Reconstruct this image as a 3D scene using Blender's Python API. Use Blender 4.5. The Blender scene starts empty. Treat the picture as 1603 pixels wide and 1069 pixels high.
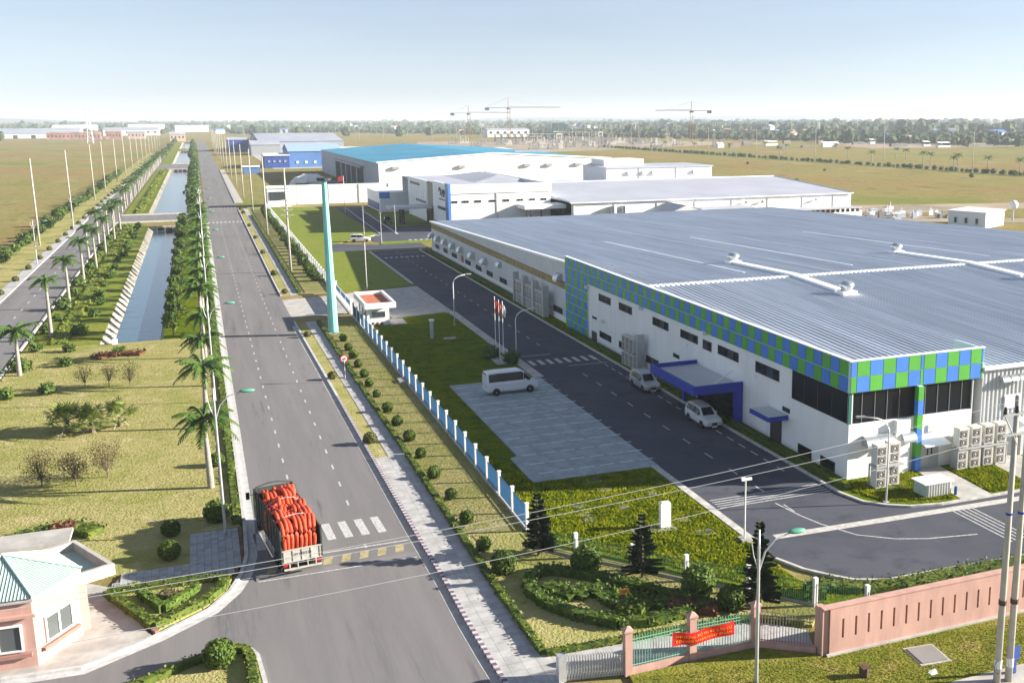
import bpy, math, random
from mathutils import Vector, Matrix
S = bpy.context.scene
C = S.collection
R_ = math.radians
# ---------------------------------------------------------------- camera
cam = bpy.data.cameras.new('camera'); camo = bpy.data.objects.new('camera', cam); C.objects.link(camo)
camo.matrix_world = Matrix(((0.9240991, 0.0804022, -0.3735992, 0), (-0.3821308, 0.1838866, -0.9056278, 0),
                            (-0.0041145, 0.9796536, 0.2006536, 28.0), (0, 0, 0, 1)))
cam.sensor_width = 36; cam.lens = 36.83; cam.shift_x = -0.1207; cam.shift_y = -0.009
cam.clip_start = 0.5; cam.clip_end = 40000
S.camera = camo
# ---------------------------------------------------------------- sky, sun, exposure
SUN_EL, SUN_AZ = 18.8, -17.0            # azimuth of the sun from +X
w = bpy.data.worlds.new('World'); S.world = w; w.use_nodes = True
nt = w.node_tree
sky = nt.nodes.new('ShaderNodeTexSky'); sky.sky_type = 'NISHITA'; sky.sun_disc = False
sky.sun_elevation = R_(SUN_EL); sky.sun_rotation = R_(90 - SUN_AZ)
sky.altitude = 0; sky.air_density = 1.0; sky.dust_density = 0.0; sky.ozone_density = 2.0
bg = nt.nodes['Background']; bg.inputs[1].default_value = 0.05
hs = nt.nodes.new('ShaderNodeHueSaturation'); hs.inputs['Saturation'].default_value = .45; hs.inputs['Value'].default_value = .84   # hazy, paler sky
wb = nt.nodes.new('ShaderNodeMix'); wb.data_type = 'RGBA'; wb.blend_type = 'MULTIPLY'; wb.inputs[0].default_value = 1; wb.inputs[7].default_value = (.88, .98, 1.19, 1)
nt.links.new(sky.outputs[0], hs.inputs['Color']); nt.links.new(hs.outputs[0], wb.inputs[6]); # faint high cloud, the same all over the sky
tc = nt.nodes.new('ShaderNodeTexCoord'); mp_ = nt.nodes.new('ShaderNodeMapping'); mp_.inputs['Scale'].default_value = (1.6,1.6,9)
cn = nt.nodes.new('ShaderNodeTexNoise'); cn.inputs['Scale'].default_value = 2.2; cn.inputs['Detail'].default_value = 6; cn.inputs['Roughness'].default_value = .6; cn.inputs['Distortion'].default_value = .4
cr = nt.nodes.new('ShaderNodeMapRange'); cr.inputs[1].default_value = .35; cr.inputs[2].default_value = .75; cr.inputs[3].default_value = .0; cr.inputs[4].default_value = .10
cm = nt.nodes.new('ShaderNodeMix'); cm.data_type = 'RGBA'; cm.inputs[7].default_value = (6.6, 7.2, 7.7, 1)
nt.links.new(tc.outputs['Generated'], mp_.inputs[0]); nt.links.new(mp_.outputs[0], cn.inputs['Vector']); nt.links.new(cn.outputs['Fac'], cr.inputs[0]); nt.links.new(cr.outputs[0], cm.inputs[0])
nt.links.new(wb.outputs[2], cm.inputs[6]); nt.links.new(cm.outputs[2], bg.inputs[0])
sun = bpy.data.lights.new('sun', 'SUN'); sun.energy = 5.0; sun.angle = R_(0.5); sun.color = (1.0, 0.93, 0.82)
suno = bpy.data.objects.new('sun', sun); C.objects.link(suno)
ce = math.cos(R_(SUN_EL))
sd = Vector((math.cos(R_(SUN_AZ)) * ce, math.sin(R_(SUN_AZ)) * ce, math.sin(R_(SUN_EL))))
suno.rotation_euler = (-sd).to_track_quat('-Z', 'Y').to_euler(); suno.location = (60, -30, 80)
S.view_settings.view_transform = 'Standard'; S.view_settings.look = 'None'
S.view_settings.exposure = 1.72; S.view_settings.gamma = 1.0; S.view_settings.use_curve_mapping = False
S.cycles.volume_step_rate = 4
# ---------------------------------------------------------------- helpers
class MB:
    def __init__(s): s.v = []; s.f = []; s.mi = []
    def add(s, vs, fs, m=0):
        n = len(s.v); s.v.extend(vs)
        for f in fs: s.f.append(tuple(i + n for i in f)); s.mi.append(m)
        return s
    def box(s, x0, y0, z0, x1, y1, z1, m=0):
        return s.add([(x0,y0,z0),(x1,y0,z0),(x1,y1,z0),(x0,y1,z0),(x0,y0,z1),(x1,y0,z1),(x1,y1,z1),(x0,y1,z1)],
              [(3,2,1,0),(4,5,6,7),(0,1,5,4),(1,2,6,5),(2,3,7,6),(3,0,4,7)], m)
    def prism(s, poly, z0, z1, m=0):
        n = len(poly)
        a = sum(poly[i][0]*poly[(i+1)%n][1]-poly[(i+1)%n][0]*poly[i][1] for i in range(n))
        if a < 0: poly = poly[::-1]
        vs = [(p[0],p[1],z0) for p in poly] + [(p[0],p[1],z1) for p in poly]
        fs = [tuple(range(n-1,-1,-1)), tuple(range(n,2*n))]
        fs += [(i,(i+1)%n,(i+1)%n+n,i+n) for i in range(n)]
        return s.add(vs, fs, m)
    def quad(s, a, b, c, d, m=0): return s.add([a,b,c,d], [(0,1,2,3)], m)
    def tube(s, pts, r, n=6, m=0, caps=True, closed=False):
        P = [Vector(p) for p in pts]; k = len(P)
        rs = r if isinstance(r, (list, tuple)) else [r]*k
        vs = []; up = Vector((0,0,1))
        for i, p in enumerate(P):
            if closed: t = P[(i+1)%k]-P[i-1]
            else: t = P[min(i+1,k-1)]-P[max(i-1,0)]
            if t.length < 1e-9: t = Vector((0,0,1))
            t.normalize()
            u = t.cross(up) if abs(t.z) < .95 else t.cross(Vector((1,0,0)))
            u.normalize(); w_ = t.cross(u)
            for j in range(n):
                a = 2*math.pi*j/n; q = p + (u*math.cos(a)+w_*math.sin(a))*rs[i]
                vs.append((q.x,q.y,q.z))
        fs = []
        for i in range(k if closed else k-1):
            i2 = (i+1) % k
            for j in range(n):
                j2 = (j+1) % n
                fs.append((i*n+j, i*n+j2, i2*n+j2, i2*n+j))
        if caps and not closed:
            fs.append(tuple(range(n))[::-1]); fs.append(tuple(range((k-1)*n, k*n)))
        return s.add(vs, fs, m)
    def ball(s, c, r, nu=10, nv=6, m=0, rnd=0, rng=random):
        rx, ry, rz = r if isinstance(r, (list,tuple)) else (r,r,r)
        vs = [(c[0],c[1],c[2]-rz)]
        for i in range(1, nv):
            ph = -math.pi/2 + math.pi*i/nv
            for j in range(nu):
                th = 2*math.pi*j/nu; k = 1 + rng.uniform(-rnd, rnd)
                vs.append((c[0]+rx*k*math.cos(ph)*math.cos(th), c[1]+ry*k*math.cos(ph)*math.sin(th), c[2]+rz*k*math.sin(ph)))
        vs.append((c[0],c[1],c[2]+rz)); fs = []
        for j in range(nu): fs.append((0, 1+(j+1)%nu, 1+j))
        for i in range(nv-2):
            for j in range(nu):
                a = 1+i*nu+j; b = 1+i*nu+(j+1)%nu
                fs.append((a, b, b+nu, a+nu))
        L = len(vs)-1
        for j in range(nu): fs.append((1+(nv-2)*nu+j, 1+(nv-2)*nu+(j+1)%nu, L))
        return s.add(vs, fs, m)
    def leaf(s, c, nrm, size, rng, asp=1.0, m=0):
        t = Vector((rng.uniform(-1,1), rng.uniform(-1,1), rng.uniform(-1,1)))
        u = nrm.cross(t)
        if u.length < 1e-6: u = Vector((1,0,0))
        u.normalize(); w_ = nrm.cross(u).normalized(); u = u*size*asp; w_ = w_*size; c = Vector(c)
        return s.add([tuple(c-u-w_*.3), tuple(c-w_), tuple(c+u+w_*.3), tuple(c+w_)], [(0,1,2,3)], m)
    def mesh(s, name, mats, smooth=False):
        me = bpy.data.meshes.new(name); me.from_pydata(s.v, [], s.f)
        for m in (mats if isinstance(mats, (list,tuple)) else [mats]): me.materials.append(m)
        if any(s.mi): me.polygons.foreach_set('material_index', s.mi)
        if smooth: me.polygons.foreach_set('use_smooth', [True]*len(s.f))
        me.update(); return me
    def obj(s, name, mats, parent=None, smooth=False, off=None):
        if off is None and parent is not None: off = OFF.get(parent.name, (0,0,0))
        if off and any(off): s.v = [(x-off[0], y-off[1], z-off[2]) for x,y,z in s.v]
        o = ob(name, s.mesh(name, mats, smooth), parent)
        if parent is not None: OFF[o.name] = OFF.get(parent.name, (0,0,0))
        return o
OFF = {}      # world offset of a thing's base, so its parts can be written in site coordinates
def ob(name, me, parent=None, loc=(0,0,0), rz=0, sc=None):
    o = bpy.data.objects.new(name, me); C.objects.link(o); o.parent = parent; o.location = loc
    if rz: o.rotation_euler = (0,0,rz)
    if sc: o.scale = sc if isinstance(sc,(tuple,list)) else (sc,sc,sc)
    return o
def tag(o, label, cat, group=None):
    o['label'] = label; o['category'] = cat
    if group: o['group'] = group
    return o
def thing(name, label, cat, loc=(0,0,0), rz=0, group=None, site=False, sc=None):
    o = ob(name, None, None, loc, rz, sc); o.empty_display_size = .5
    if site: OFF[o.name] = loc
    return tag(o, label, cat, group)
def struct(mb, name, mats, z=None, smooth=False):
    o = mb.obj(name, mats, None, smooth); o['kind'] = 'structure'; return o
ORD = ['first','second','third','fourth','fifth','sixth','seventh','eighth','ninth','tenth','eleventh','twelfth','thirteenth','fourteenth','fifteenth','sixteenth','seventeenth','eighteenth','nineteenth']
TENS = ['','','twenty','thirty','forty','fifty','sixty','seventy','eighty','ninety']
def nth(i):
    if i < 19: return ORD[i]
    k = i+1
    if k > 99: return str(k)+'th'
    return {20:'twentieth',30:'thirtieth',40:'fortieth',50:'fiftieth',60:'sixtieth',70:'seventieth',80:'eightieth',90:'ninetieth'}[k] if k % 10 == 0 else TENS[k//10]+'-'+ORD[k%10-1]
# ---------------------------------------------------------------- materials
MAT = {}
def mat(name, col, rough=.7, var=0.0, scale=1.0, col2=None, bump=0, bscale=20., metal=0, spec=.25, rnd=0, coords='pos', stretch=None, detail=4, trans=0, contrast=(.35,.65)):
    if name in MAT: return MAT[name]
    m = bpy.data.materials.new(name); m.use_nodes = True; t = m.node_tree; N = t.nodes; L = t.links
    b = N['Principled BSDF']; b.inputs['Roughness'].default_value = rough; b.inputs['Metallic'].default_value = metal
    b.inputs['Specular IOR Level'].default_value = spec
    c1 = (*col, 1)
    b.inputs['Base Color'].default_value = c1
    vec = None
    if var or col2 or bump:
        if coords == 'pos': g = N.new('ShaderNodeNewGeometry'); vec = g.outputs['Position']
        else: g = N.new('ShaderNodeTexCoord'); vec = g.outputs['Object']
        if stretch:
            mp = N.new('ShaderNodeMapping'); mp.inputs['Scale'].default_value = stretch
            L.new(vec, mp.inputs[0]); vec = mp.outputs[0]
    out = None
    if var or col2:
        n = N.new('ShaderNodeTexNoise'); n.inputs['Scale'].default_value = scale; n.inputs['Detail'].default_value = detail; n.inputs['Roughness'].default_value = .6
        L.new(vec, n.inputs['Vector'])
        r = N.new('ShaderNodeValToRGB'); r.color_ramp.elements[0].position = contrast[0]; r.color_ramp.elements[1].position = contrast[1]
        a = col if col2 else tuple(c*(1-var) for c in col); z = col2 if col2 else tuple(min(1,c*(1+var)) for c in col)
        r.color_ramp.elements[0].color = (*a,1); r.color_ramp.elements[1].color = (*z,1)
        L.new(n.outputs['Fac'], r.inputs[0]); out = r.outputs[0]
    if rnd:
        oi = N.new('ShaderNodeObjectInfo'); mr = N.new('ShaderNodeMapRange'); mr.inputs[3].default_value = 1-rnd; mr.inputs[4].default_value = 1+rnd
        L.new(oi.outputs['Random'], mr.inputs[0])
        h = N.new('ShaderNodeHueSaturation')
        L.new(mr.outputs[0], h.inputs['Value'])
        if out: L.new(out, h.inputs['Color'])
        else: h.inputs['Color'].default_value = c1
        out = h.outputs[0]
    if out: L.new(out, b.inputs['Base Color'])
    if trans:
        tr = N.new('ShaderNodeBsdfTranslucent'); mx = N.new('ShaderNodeMixShader'); mx.inputs[0].default_value = trans
        if out: L.new(out, tr.inputs[0])
        else: tr.inputs[0].default_value = c1
        L.new(b.outputs[0], mx.inputs[1]); L.new(tr.outputs[0], mx.inputs[2]); L.new(mx.outputs[0], N['Material Output'].inputs[0])
    if bump:
        n2 = N.new('ShaderNodeTexNoise'); n2.inputs['Scale'].default_value = bscale; n2.inputs['Detail'].default_value = 5
        L.new(vec, n2.inputs['Vector']); bp = N.new('ShaderNodeBump'); bp.inputs['Strength'].default_value = bump; bp.inputs['Distance'].default_value = .05
        L.new(n2.outputs['Fac'], bp.inputs['Height']); L.new(bp.outputs[0], b.inputs['Normal'])
    MAT[name] = m; return m
def ramp_layers(name, layers, rough=.9, bump=.3, bscale=6., spec=.1, stretch=None):
    """ground cover: base colour with further colours laid over it where a noise rises above a threshold"""
    m = bpy.data.materials.new(name); m.use_nodes = True; t = m.node_tree; N = t.nodes; L = t.links
    b = N['Principled BSDF']; b.inputs['Roughness'].default_value = rough; b.inputs['Specular IOR Level'].default_value = spec
    g = N.new('ShaderNodeNewGeometry'); vec = g.outputs['Position']
    if stretch:
        mp = N.new('ShaderNodeMapping'); mp.inputs['Scale'].default_value = stretch; L.new(vec, mp.inputs[0]); vec = mp.outputs[0]
    cur = None
    for i, (col, sc, lo, hi, det) in enumerate(layers):
        if cur is None:
            rgb = N.new('ShaderNodeRGB'); rgb.outputs[0].default_value = (*col,1); cur = rgb.outputs[0]; continue
        n = N.new('ShaderNodeTexNoise'); n.inputs['Scale'].default_value = sc; n.inputs['Detail'].default_value = det; n.inputs['Roughness'].default_value = .62
        mp = N.new('ShaderNodeMapping'); mp.inputs['Location'].default_value = (i*37.1, i*11.7, 0); L.new(vec, mp.inputs[0]); L.new(mp.outputs[0], n.inputs['Vector'])
        mr = N.new('ShaderNodeMapRange'); mr.interpolation_type = 'SMOOTHSTEP'; mr.inputs[1].default_value = lo; mr.inputs[2].default_value = hi
        L.new(n.outputs['Fac'], mr.inputs[0])
        mx = N.new('ShaderNodeMix'); mx.data_type = 'RGBA'; L.new(mr.outputs[0], mx.inputs[0]); L.new(cur, mx.inputs[6]); mx.inputs[7].default_value = (*col,1); cur = mx.outputs[2]
    L.new(cur, b.inputs['Base Color'])
    if bump:
        n2 = N.new('ShaderNodeTexNoise'); n2.inputs['Scale'].default_value = bscale; n2.inputs['Detail'].default_value = 6; L.new(g.outputs['Position'], n2.inputs['Vector'])
        bp = N.new('ShaderNodeBump'); bp.inputs['Strength'].default_value = bump; bp.inputs['Distance'].default_value = .12
        L.new(n2.outputs['Fac'], bp.inputs['Height']); L.new(bp.outputs[0], b.inputs['Normal'])
    MAT[name] = m; return m
m_field = ramp_layers('field_grass', [((.225,.195,.072),0,0,0,0), ((.25,.165,.075),.011,.46,.62,6), ((.155,.185,.045),.016,.50,.66,6), ((.28,.23,.11),.045,.52,.7,5), ((.12,.145,.032),.12,.55,.72,6), ((.15,.115,.055),.45,.54,.68,6), ((.30,.26,.12),.8,.58,.7,5), ((.46,.38,.27),.02,.70,.76,5)], stretch=(1,.5,1), bump=1.0, bscale=.9, spec=0)
m_mown = ramp_layers('mown_grass', [((.19,.185,.035),0,0,0,0), ((.13,.15,.02),.3,.42,.62,5), ((.26,.21,.07),.6,.52,.7,5), ((.10,.12,.015),2.5,.5,.7,4)], bump=.7, bscale=7, spec=0)
m_straw = ramp_layers('straw_lawn', [((.335,.305,.125),0,0,0,0), ((.255,.262,.08),.13,.42,.62,5), ((.41,.35,.18),.5,.5,.7,4), ((.21,.23,.045),1.1,.56,.74,4), ((.27,.22,.09),7,.5,.75,4)], bump=.8, bscale=6, spec=0)
m_lawn = ramp_layers('green_lawn', [((.095,.135,.007),0,0,0,0), ((.145,.16,.008),.25,.42,.62,5), ((.05,.08,.006),.7,.5,.68,5), ((.17,.14,.025),.35,.62,.76,5), ((.035,.058,.005),3.5,.5,.7,3)], bump=.9, bscale=4, spec=0)
m_bright = ramp_layers('bright_lawn', [((.165,.20,.022),0,0,0,0), ((.20,.20,.03),.12,.5,.66,5), ((.09,.14,.016),.9,.5,.7,4)], bump=.5, bscale=4)
m_asph = ramp_layers("asphalt", [((.165,.157,.157),0,0,0,0), ((.19,.18,.178),.6,.42,.62,4), ((.138,.131,.133),.35,.53,.68,5), ((.18,.172,.171),9,.45,.7,2), ((.112,.108,.11),1.1,.58,.72,5), ((.20,.188,.18),.13,.58,.72,5)], rough=.88, bump=.15, bscale=40, stretch=(1,.06,1), spec=.2)
m_asph2 = ramp_layers('factory_asphalt', [((.066,.070,.088),0,0,0,0), ((.080,.083,.102),.12,.42,.6,5), ((.056,.059,.075),.5,.5,.7,4)], rough=.9, bump=.1, bscale=40, spec=.15)
m_path = mat('paver_path', (.42,.41,.40), .85, .16, 1.2, bump=.2, bscale=14)
def paved(m, col, w_, h_, mort=.72, size=.03):
    t = m.node_tree; N = t.nodes; b_ = N['Principled BSDF']; src = b_.inputs['Base Color'].links[0].from_socket
    g_ = N.new('ShaderNodeNewGeometry'); br = N.new('ShaderNodeTexBrick'); br.offset = 0; br.inputs['Scale'].default_value = 1; br.inputs['Brick Width'].default_value = w_; br.inputs['Row Height'].default_value = h_
    br.inputs['Mortar Size'].default_value = size; br.inputs['Mortar Smooth'].default_value = .3; br.inputs['Color1'].default_value = (1,1,1,1); br.inputs['Color2'].default_value = (.88,.88,.88,1); br.inputs['Mortar'].default_value = (mort,mort,mort,1)
    t.links.new(g_.outputs['Position'], br.inputs['Vector']); mx = N.new('ShaderNodeMix'); mx.data_type = 'RGBA'; mx.blend_type = 'MULTIPLY'; mx.inputs[0].default_value = 1
    t.links.new(src, mx.inputs[6]); t.links.new(br.outputs['Color'], mx.inputs[7]); t.links.new(mx.outputs[2], b_.inputs['Base Color'])
paved(m_path, None, .8, .8)
m_conc = mat('concrete', (.40,.38,.35), .85, .18, .8, bump=.15, bscale=18)
m_lot = mat('lot_paving', (.31,.355,.365), .85, .14, .7, bump=.15, bscale=14)
paved(m_lot, None, 1.2, 1.2, .8, .035)
m_kerb = mat('kerb_concrete', (.46,.44,.41), .85, .2, 2.0)
m_kwhite = mat('kerb_white', (.46,.45,.44), .85, .16, 2.0)
m_kpurp = mat('kerb_maroon', (.17,.11,.155), .85, .35, 3.0)
m_white = mat('white_paint_line', (.44,.44,.43), .85, .32, 6.0)
m_yell = mat('yellow_paint', (.35,.30,.16), .8, .25, 3.0)
m_soil = mat('soil', (.17,.11,.07), .95, .3, 2.0, bump=.3)
m_stone = mat('lining_stone', (.31,.285,.235), .9, .32, 1.2, bump=.5, bscale=5)
m_wwall = mat('white_render', (.76,.755,.73), .8, .05, .9, stretch=(1,1,.25), contrast=(.25,.6))
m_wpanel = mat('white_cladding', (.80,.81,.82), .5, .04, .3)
m_gwall = mat('grey_cladding', (.52,.53,.53), .55, .05, .4)
m_roof = mat('roof_steel', (.48,.525,.59), .42, .15, .9, metal=.2, spec=.5, stretch=(1,.04,1))
m_roof2 = mat('roof_steel_pale', (.45,.46,.51), .45, .08, .1, metal=.2, spec=.5)
m_blueroof = mat('blue_roof', (.045,.25,.38), .5, .12, .06)
m_pgreen = mat('panel_green', (.09,.36,.05), .45, .06, .8, rnd=.08, spec=.35)
m_pblue = mat('panel_blue', (.06,.20,.62), .45, .06, .8, rnd=.08, spec=.35)
m_pjoint = mat('panel_joint', (.50,.66,.62), .6)
m_glass = mat('dark_glass', (.010,.012,.015), .15, spec=.35)
m_glass2 = mat('window_glass', (.05,.06,.07), .12, spec=.6)
m_frame = mat('window_frame', (.55,.55,.53), .5)
m_dframe = mat('dark_frame', (.05,.05,.05), .5)
m_blue = mat('royal_blue', (.035,.055,.34), .5, .08, 1.0)
m_galv = mat('galvanised', (.48,.49,.50), .42, .08, 3.0, metal=.5)
m_hood = mat('vent_hood', (.55,.57,.58), .32, .05, 2.0, metal=.8)
m_pole = mat('pole_concrete', (.40,.38,.325), .8, .12, .8)
m_teal = mat('teal_paint', (.22,.55,.50), .5, .08, .4)
m_ac = mat('ac_casing', (.60,.58,.53), .6, .06, 2.0)
m_acf = mat('ac_grille', (.13,.12,.115), .7)
m_pink = mat('pink_render', (.47,.285,.235), .9, .12, 1.2, bump=.1, bscale=25, stretch=(1,1,.25))
m_pinkd = mat('pink_trim', (.30,.16,.13), .85, .12, 2.0)
m_grn = mat('green_rail', (.17,.38,.26), .55)
m_green_mesh = mat('green_mesh', (.05,.17,.08), .55)
m_postw = mat('white_post', (.72,.72,.70), .7, .06, 2.0)
m_bluep = mat('fence_blue', (.035,.12,.25), .5, .1, 2.0)
m_red = mat('banner_red', (.55,.012,.012), .6)
m_gold = mat('banner_gold', (.75,.33,.02), .6)
m_brown = mat('brown', (.10,.06,.04), .8, .2, 3)
m_black = mat('black_rubber', (.015,.015,.016), .7)
m_terra = mat('terracotta_roof', (.42,.14,.08), .85, .12, 1.0)
m_mint = mat('mint_steel', (.36,.47,.43), .6, .06, 1.0)
m_orange = mat('orange_pipe', (.56,.078,.034), .6, .22, 1.6, spec=.2)
m_wire = mat('wire', (.06,.06,.07), .6)
m_wirel = mat('pale_wire', (.34,.35,.35), .6)
m_bark = mat('bark', (.16,.12,.09), .9, .25, 4.0, bump=.4)
m_ptrunk = mat('palm_trunk', (.29,.265,.23), .85, .15, 1.5, stretch=(1,1,3))
m_palm = mat('palm_frond', (.045,.105,.02), .55, col2=(.10,.16,.03), scale=.9, rnd=.22, trans=.25)
m_pshaft = mat('crownshaft', (.10,.20,.04), .5)
m_leaf = mat('tree_leaf', (.042,.09,.015), .65, col2=(.115,.165,.028), scale=1.3, rnd=.25, trans=.25)
m_shrub = mat('shrub_leaf', (.045,.09,.012), .65, col2=(.11,.16,.02), scale=2.5, rnd=.2, trans=.2)
m_hedge = mat('hedge_leaf', (.05,.095,.012), .65, col2=(.15,.18,.025), scale=1.6, trans=.2)
m_dark = mat('dark_conifer', (.026,.045,.018), .7, col2=(.06,.085,.03), scale=2.0, rnd=.15)
m_dry = mat('dry_twig_leaf', (.085,.075,.03), .8, col2=(.14,.11,.05), scale=2.0)
m_maroon = mat('maroon_leaf', (.09,.03,.02), .7, col2=(.17,.07,.03), scale=3.0)
m_far = mat('far_trees', (.035,.058,.022), .9, col2=(.075,.10,.035), scale=.02, detail=6)
m_hill = mat('far_hill', (.05,.07,.05), .95)
m_paint = mat('white_car_paint', (.62,.63,.64), .25, spec=.6)
m_silver = mat('silver_car_paint', (.42,.43,.44), .28, metal=.3, spec=.6)
m_tail = mat('red_lamp', (.4,.01,.01), .3)
m_lampw = mat('clear_lamp', (.7,.7,.7), .15)
m_rim = mat('wheel_rim', (.45,.45,.46), .35, metal=.7)
m_yel2 = mat('crane_yellow', (.58,.30,.07), .6)
m_brick = mat('far_brick', (.36,.20,.16), .85, .3, .1)
m_sand = mat('sandy_ground', (.29,.235,.165), .95, .25, .05, bump=.4)
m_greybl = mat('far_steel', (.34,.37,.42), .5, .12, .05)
m_offw = mat('far_white', (.72,.72,.70), .7, .06, .1)
m_navy = mat('navy_sheet', (.04,.08,.28), .5, .1, .1)
m_blusheet = mat('blue_sheet', (.09,.19,.42), .45, .1, .1)
m_frameg = mat('raw_concrete', (.20,.19,.18), .9, .2, .1)
m_ochre = mat('ochre_louvre', (.33,.25,.10), .7, .2, 1.0)
# ================================================================ GROUND
CAN = [(-13.3,-6.0,146.,306.), (-15.0,-3.9,352.,660.), (-15.0,-3.9,742.,1040.), (-15.0,-3.9,1120.,1440.)]   # canal basins x0,x1,y0,y1
xs = sorted({-9000.,-400.,-60.,-15.,-13.3,-6.,-3.9,60.,400.,9000.})
ys = sorted({-300.,40.,12000.,2500.}|{v for c in CAN for v in c[2:]})
g = MB()
for i in range(len(xs)-1):
    for j in range(len(ys)-1):
        cx, cy = (xs[i]+xs[i+1])/2, (ys[j]+ys[j+1])/2
        if any(c[0] < cx < c[1] and c[2] < cy < c[3] for c in CAN): continue
        g.quad((xs[i],ys[j],-.06),(xs[i+1],ys[j],-.06),(xs[i+1],ys[j+1],-.06),(xs[i],ys[j+1],-.06))
struct(g, 'terrain', m_field)
# canal: stone-lined banks, water, culvert faces
mw = bpy.data.materials.new('canal_water'); mw.use_nodes = True
b = mw.node_tree.nodes['Principled BSDF']; b.inputs['Base Color'].default_value = (.03,.085,.115,1); b.inputs['Roughness'].default_value = .1; b.inputs['IOR'].default_value = 1.62; b.inputs['Specular Tint'].default_value = (.72,.9,1,1)
b.inputs['Specular IOR Level'].default_value = .5
nz = mw.node_tree.nodes.new('ShaderNodeTexNoise'); nz.inputs['Scale'].default_value = 1.4; nz.inputs['Detail'].default_value = 4
gm = mw.node_tree.nodes.new('ShaderNodeNewGeometry'); mw.node_tree.links.new(gm.outputs['Position'], nz.inputs['Vector'])
bp = mw.node_tree.nodes.new('ShaderNodeBump'); bp.inputs['Strength'].default_value = .18; bp.inputs['Distance'].default_value = .15
mw.node_tree.links.new(nz.outputs['Fac'], bp.inputs['Height']); mw.node_tree.links.new(bp.outputs[0], b.inputs['Normal'])
slab = MB().add([(0,0,-.05),(1.35,0,-1.45),(1.35,3.1,-1.45),(0,3.1,-.05),(.0,0,-.2),(1.25,0,-1.55),(1.25,3.1,-1.55),(0,3.1,-.2)],
     [(0,1,2,3),(0,4,5,1),(3,2,6,7),(1,5,6,2)]).mesh('lining_slab', m_stone)
for k, (x0,x1,y0,y1) in enumerate(CAN):
    wt = struct(MB().quad((x0,y0,-1.15),(x1,y0,-1.15),(x1,y1,-1.15),(x0,y1,-1.15)), 'canal_water', mw)
    bk = MB()
    bk.quad((x0,y1,-.06),(x0+1.3,y1,-1.6),(x0+1.3,y0,-1.6),(x0,y0,-.06)); bk.quad((x1-.8,y1,-1.6),(x1,y1,-.06),(x1,y0,-.06),(x1-.8,y0,-1.6))
    bk.box(x0,y0-.3,-1.8,x1,y0,-.02); bk.box(x0,y1,-1.8,x1,y1+.3,.25)
    bank = struct(bk, 'canal_bank', m_stone)
    if k == 0:
        y = y0
        rng = random.Random(4)
        while y < y1-3:
            ob('lining_slab', slab, bank, (x0+rng.uniform(-.03,.03), y, .03+rng.uniform(-.02,.02))); y += 3.125
    cv = MB()
    for a in ((.30,.52),(.56,.78)) if k == 0 else ((.22,.38),(.42,.58),(.62,.78)):
        cv.box(x0+(x1-x0)*a[0], y1-.04, -1.1, x0+(x1-x0)*a[1], y1-.012, -.2)
    o = cv.obj('culvert_opening', m_black, bank)
# culvert parapets and bridge roads over the canal
def slabtop(name, poly, z0, z1, m, mats=None): return struct(MB().prism(poly, z0, z1), name, m)
slabtop('bridge_road', [(-22.4,322),(.9,322),(.9,346),(-22.4,346)], -.05, .012, m_asph)
slabtop('bridge_road', [(-22.4,672),(.9,672),(.9,735),(-22.4,735)], -.05, .012, m_asph)
for y, x0, x1 in ((321.4,-22,-1.5),(346.2,-22,-1.5),(661.2,-15.5,-3.4),(740.8,-15.5,-3.4)):
    struct(MB().box(x0,y,-.05,x1,y+.45,.38), 'bridge_parapet', m_kerb)
# ---- main road
REDGE = [(12.3,30),(12.14,47.3),(12.04,49.9),(11.94,54),(11.93,59.8),(11.71,70),(11.46,90),(11.1,120),(10.72,149),(10.6,194),(10.7,438),(11.2,642),(11.4,1500)]
def redge(y):
    for (xa,ya),(xb,yb) in zip(REDGE, REDGE[1:]):
        if ya <= y <= yb: return xa+(xb-xa)*(y-ya)/(yb-ya)
    return REDGE[-1][0]
LCURVE = [(-40,57.2),(-11.41,57.4),(-7.67,57.13),(-4.16,59.35),(-1.37,61.66),(-.12,63.86),(.59,66.11),(1.02,68.9),(1.14,74.4)]
road = [(-40,25)] + [(12.3,25)] + REDGE + [(1.1,1500),(1.0,150)] + LCURVE[::-1]
main_road = struct(MB().prism(road, -.05, 0.0), 'main_road', m_asph)
# pale concrete gutters either side
def strip(path, w_, z0, z1, side=1):
    """polygon of constant width to one side of a path"""
    off = []
    n = len(path)
    for i, p in enumerate(path):
        a = path[max(i-1,0)]; c = path[min(i+1,n-1)]
        dx, dy = c[0]-a[0], c[1]-a[1]; l = math.hypot(dx,dy) or 1
        off.append((p[0]+side*dy/l*w_, p[1]-side*dx/l*w_))
    m = MB()
    for i in range(n-1):
        a,b,c,d = path[i],path[i+1],off[i+1],off[i]
        poly = [a,b,c,d]
        ar = sum(poly[k][0]*poly[(k+1)%4][1]-poly[(k+1)%4][0]*poly[k][1] for k in range(4))
        if ar < 0: poly = poly[::-1]
        vs = [(p[0],p[1],z0) for p in poly]+[(p[0],p[1],z1) for p in poly]
        m.add(vs, [(4,5,6,7),(0,1,5,4),(1,2,6,5),(2,3,7,6),(3,0,4,7)])
    return m
LP = LCURVE[1:] + [(1.1,105),(.98,140),(.95,151),(.95,310)]
o = strip(LP, .55, .001, .006, 1).obj('gutter_strip', m_kwhite, main_road)
o = strip(LP, .24, .0, .15, -1).obj('kerb', m_kwhite, main_road)
o = strip([p for p in REDGE if p[1] < 160], .5, .001, .005, -1).obj('gutter_strip', m_conc, main_road)
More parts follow.
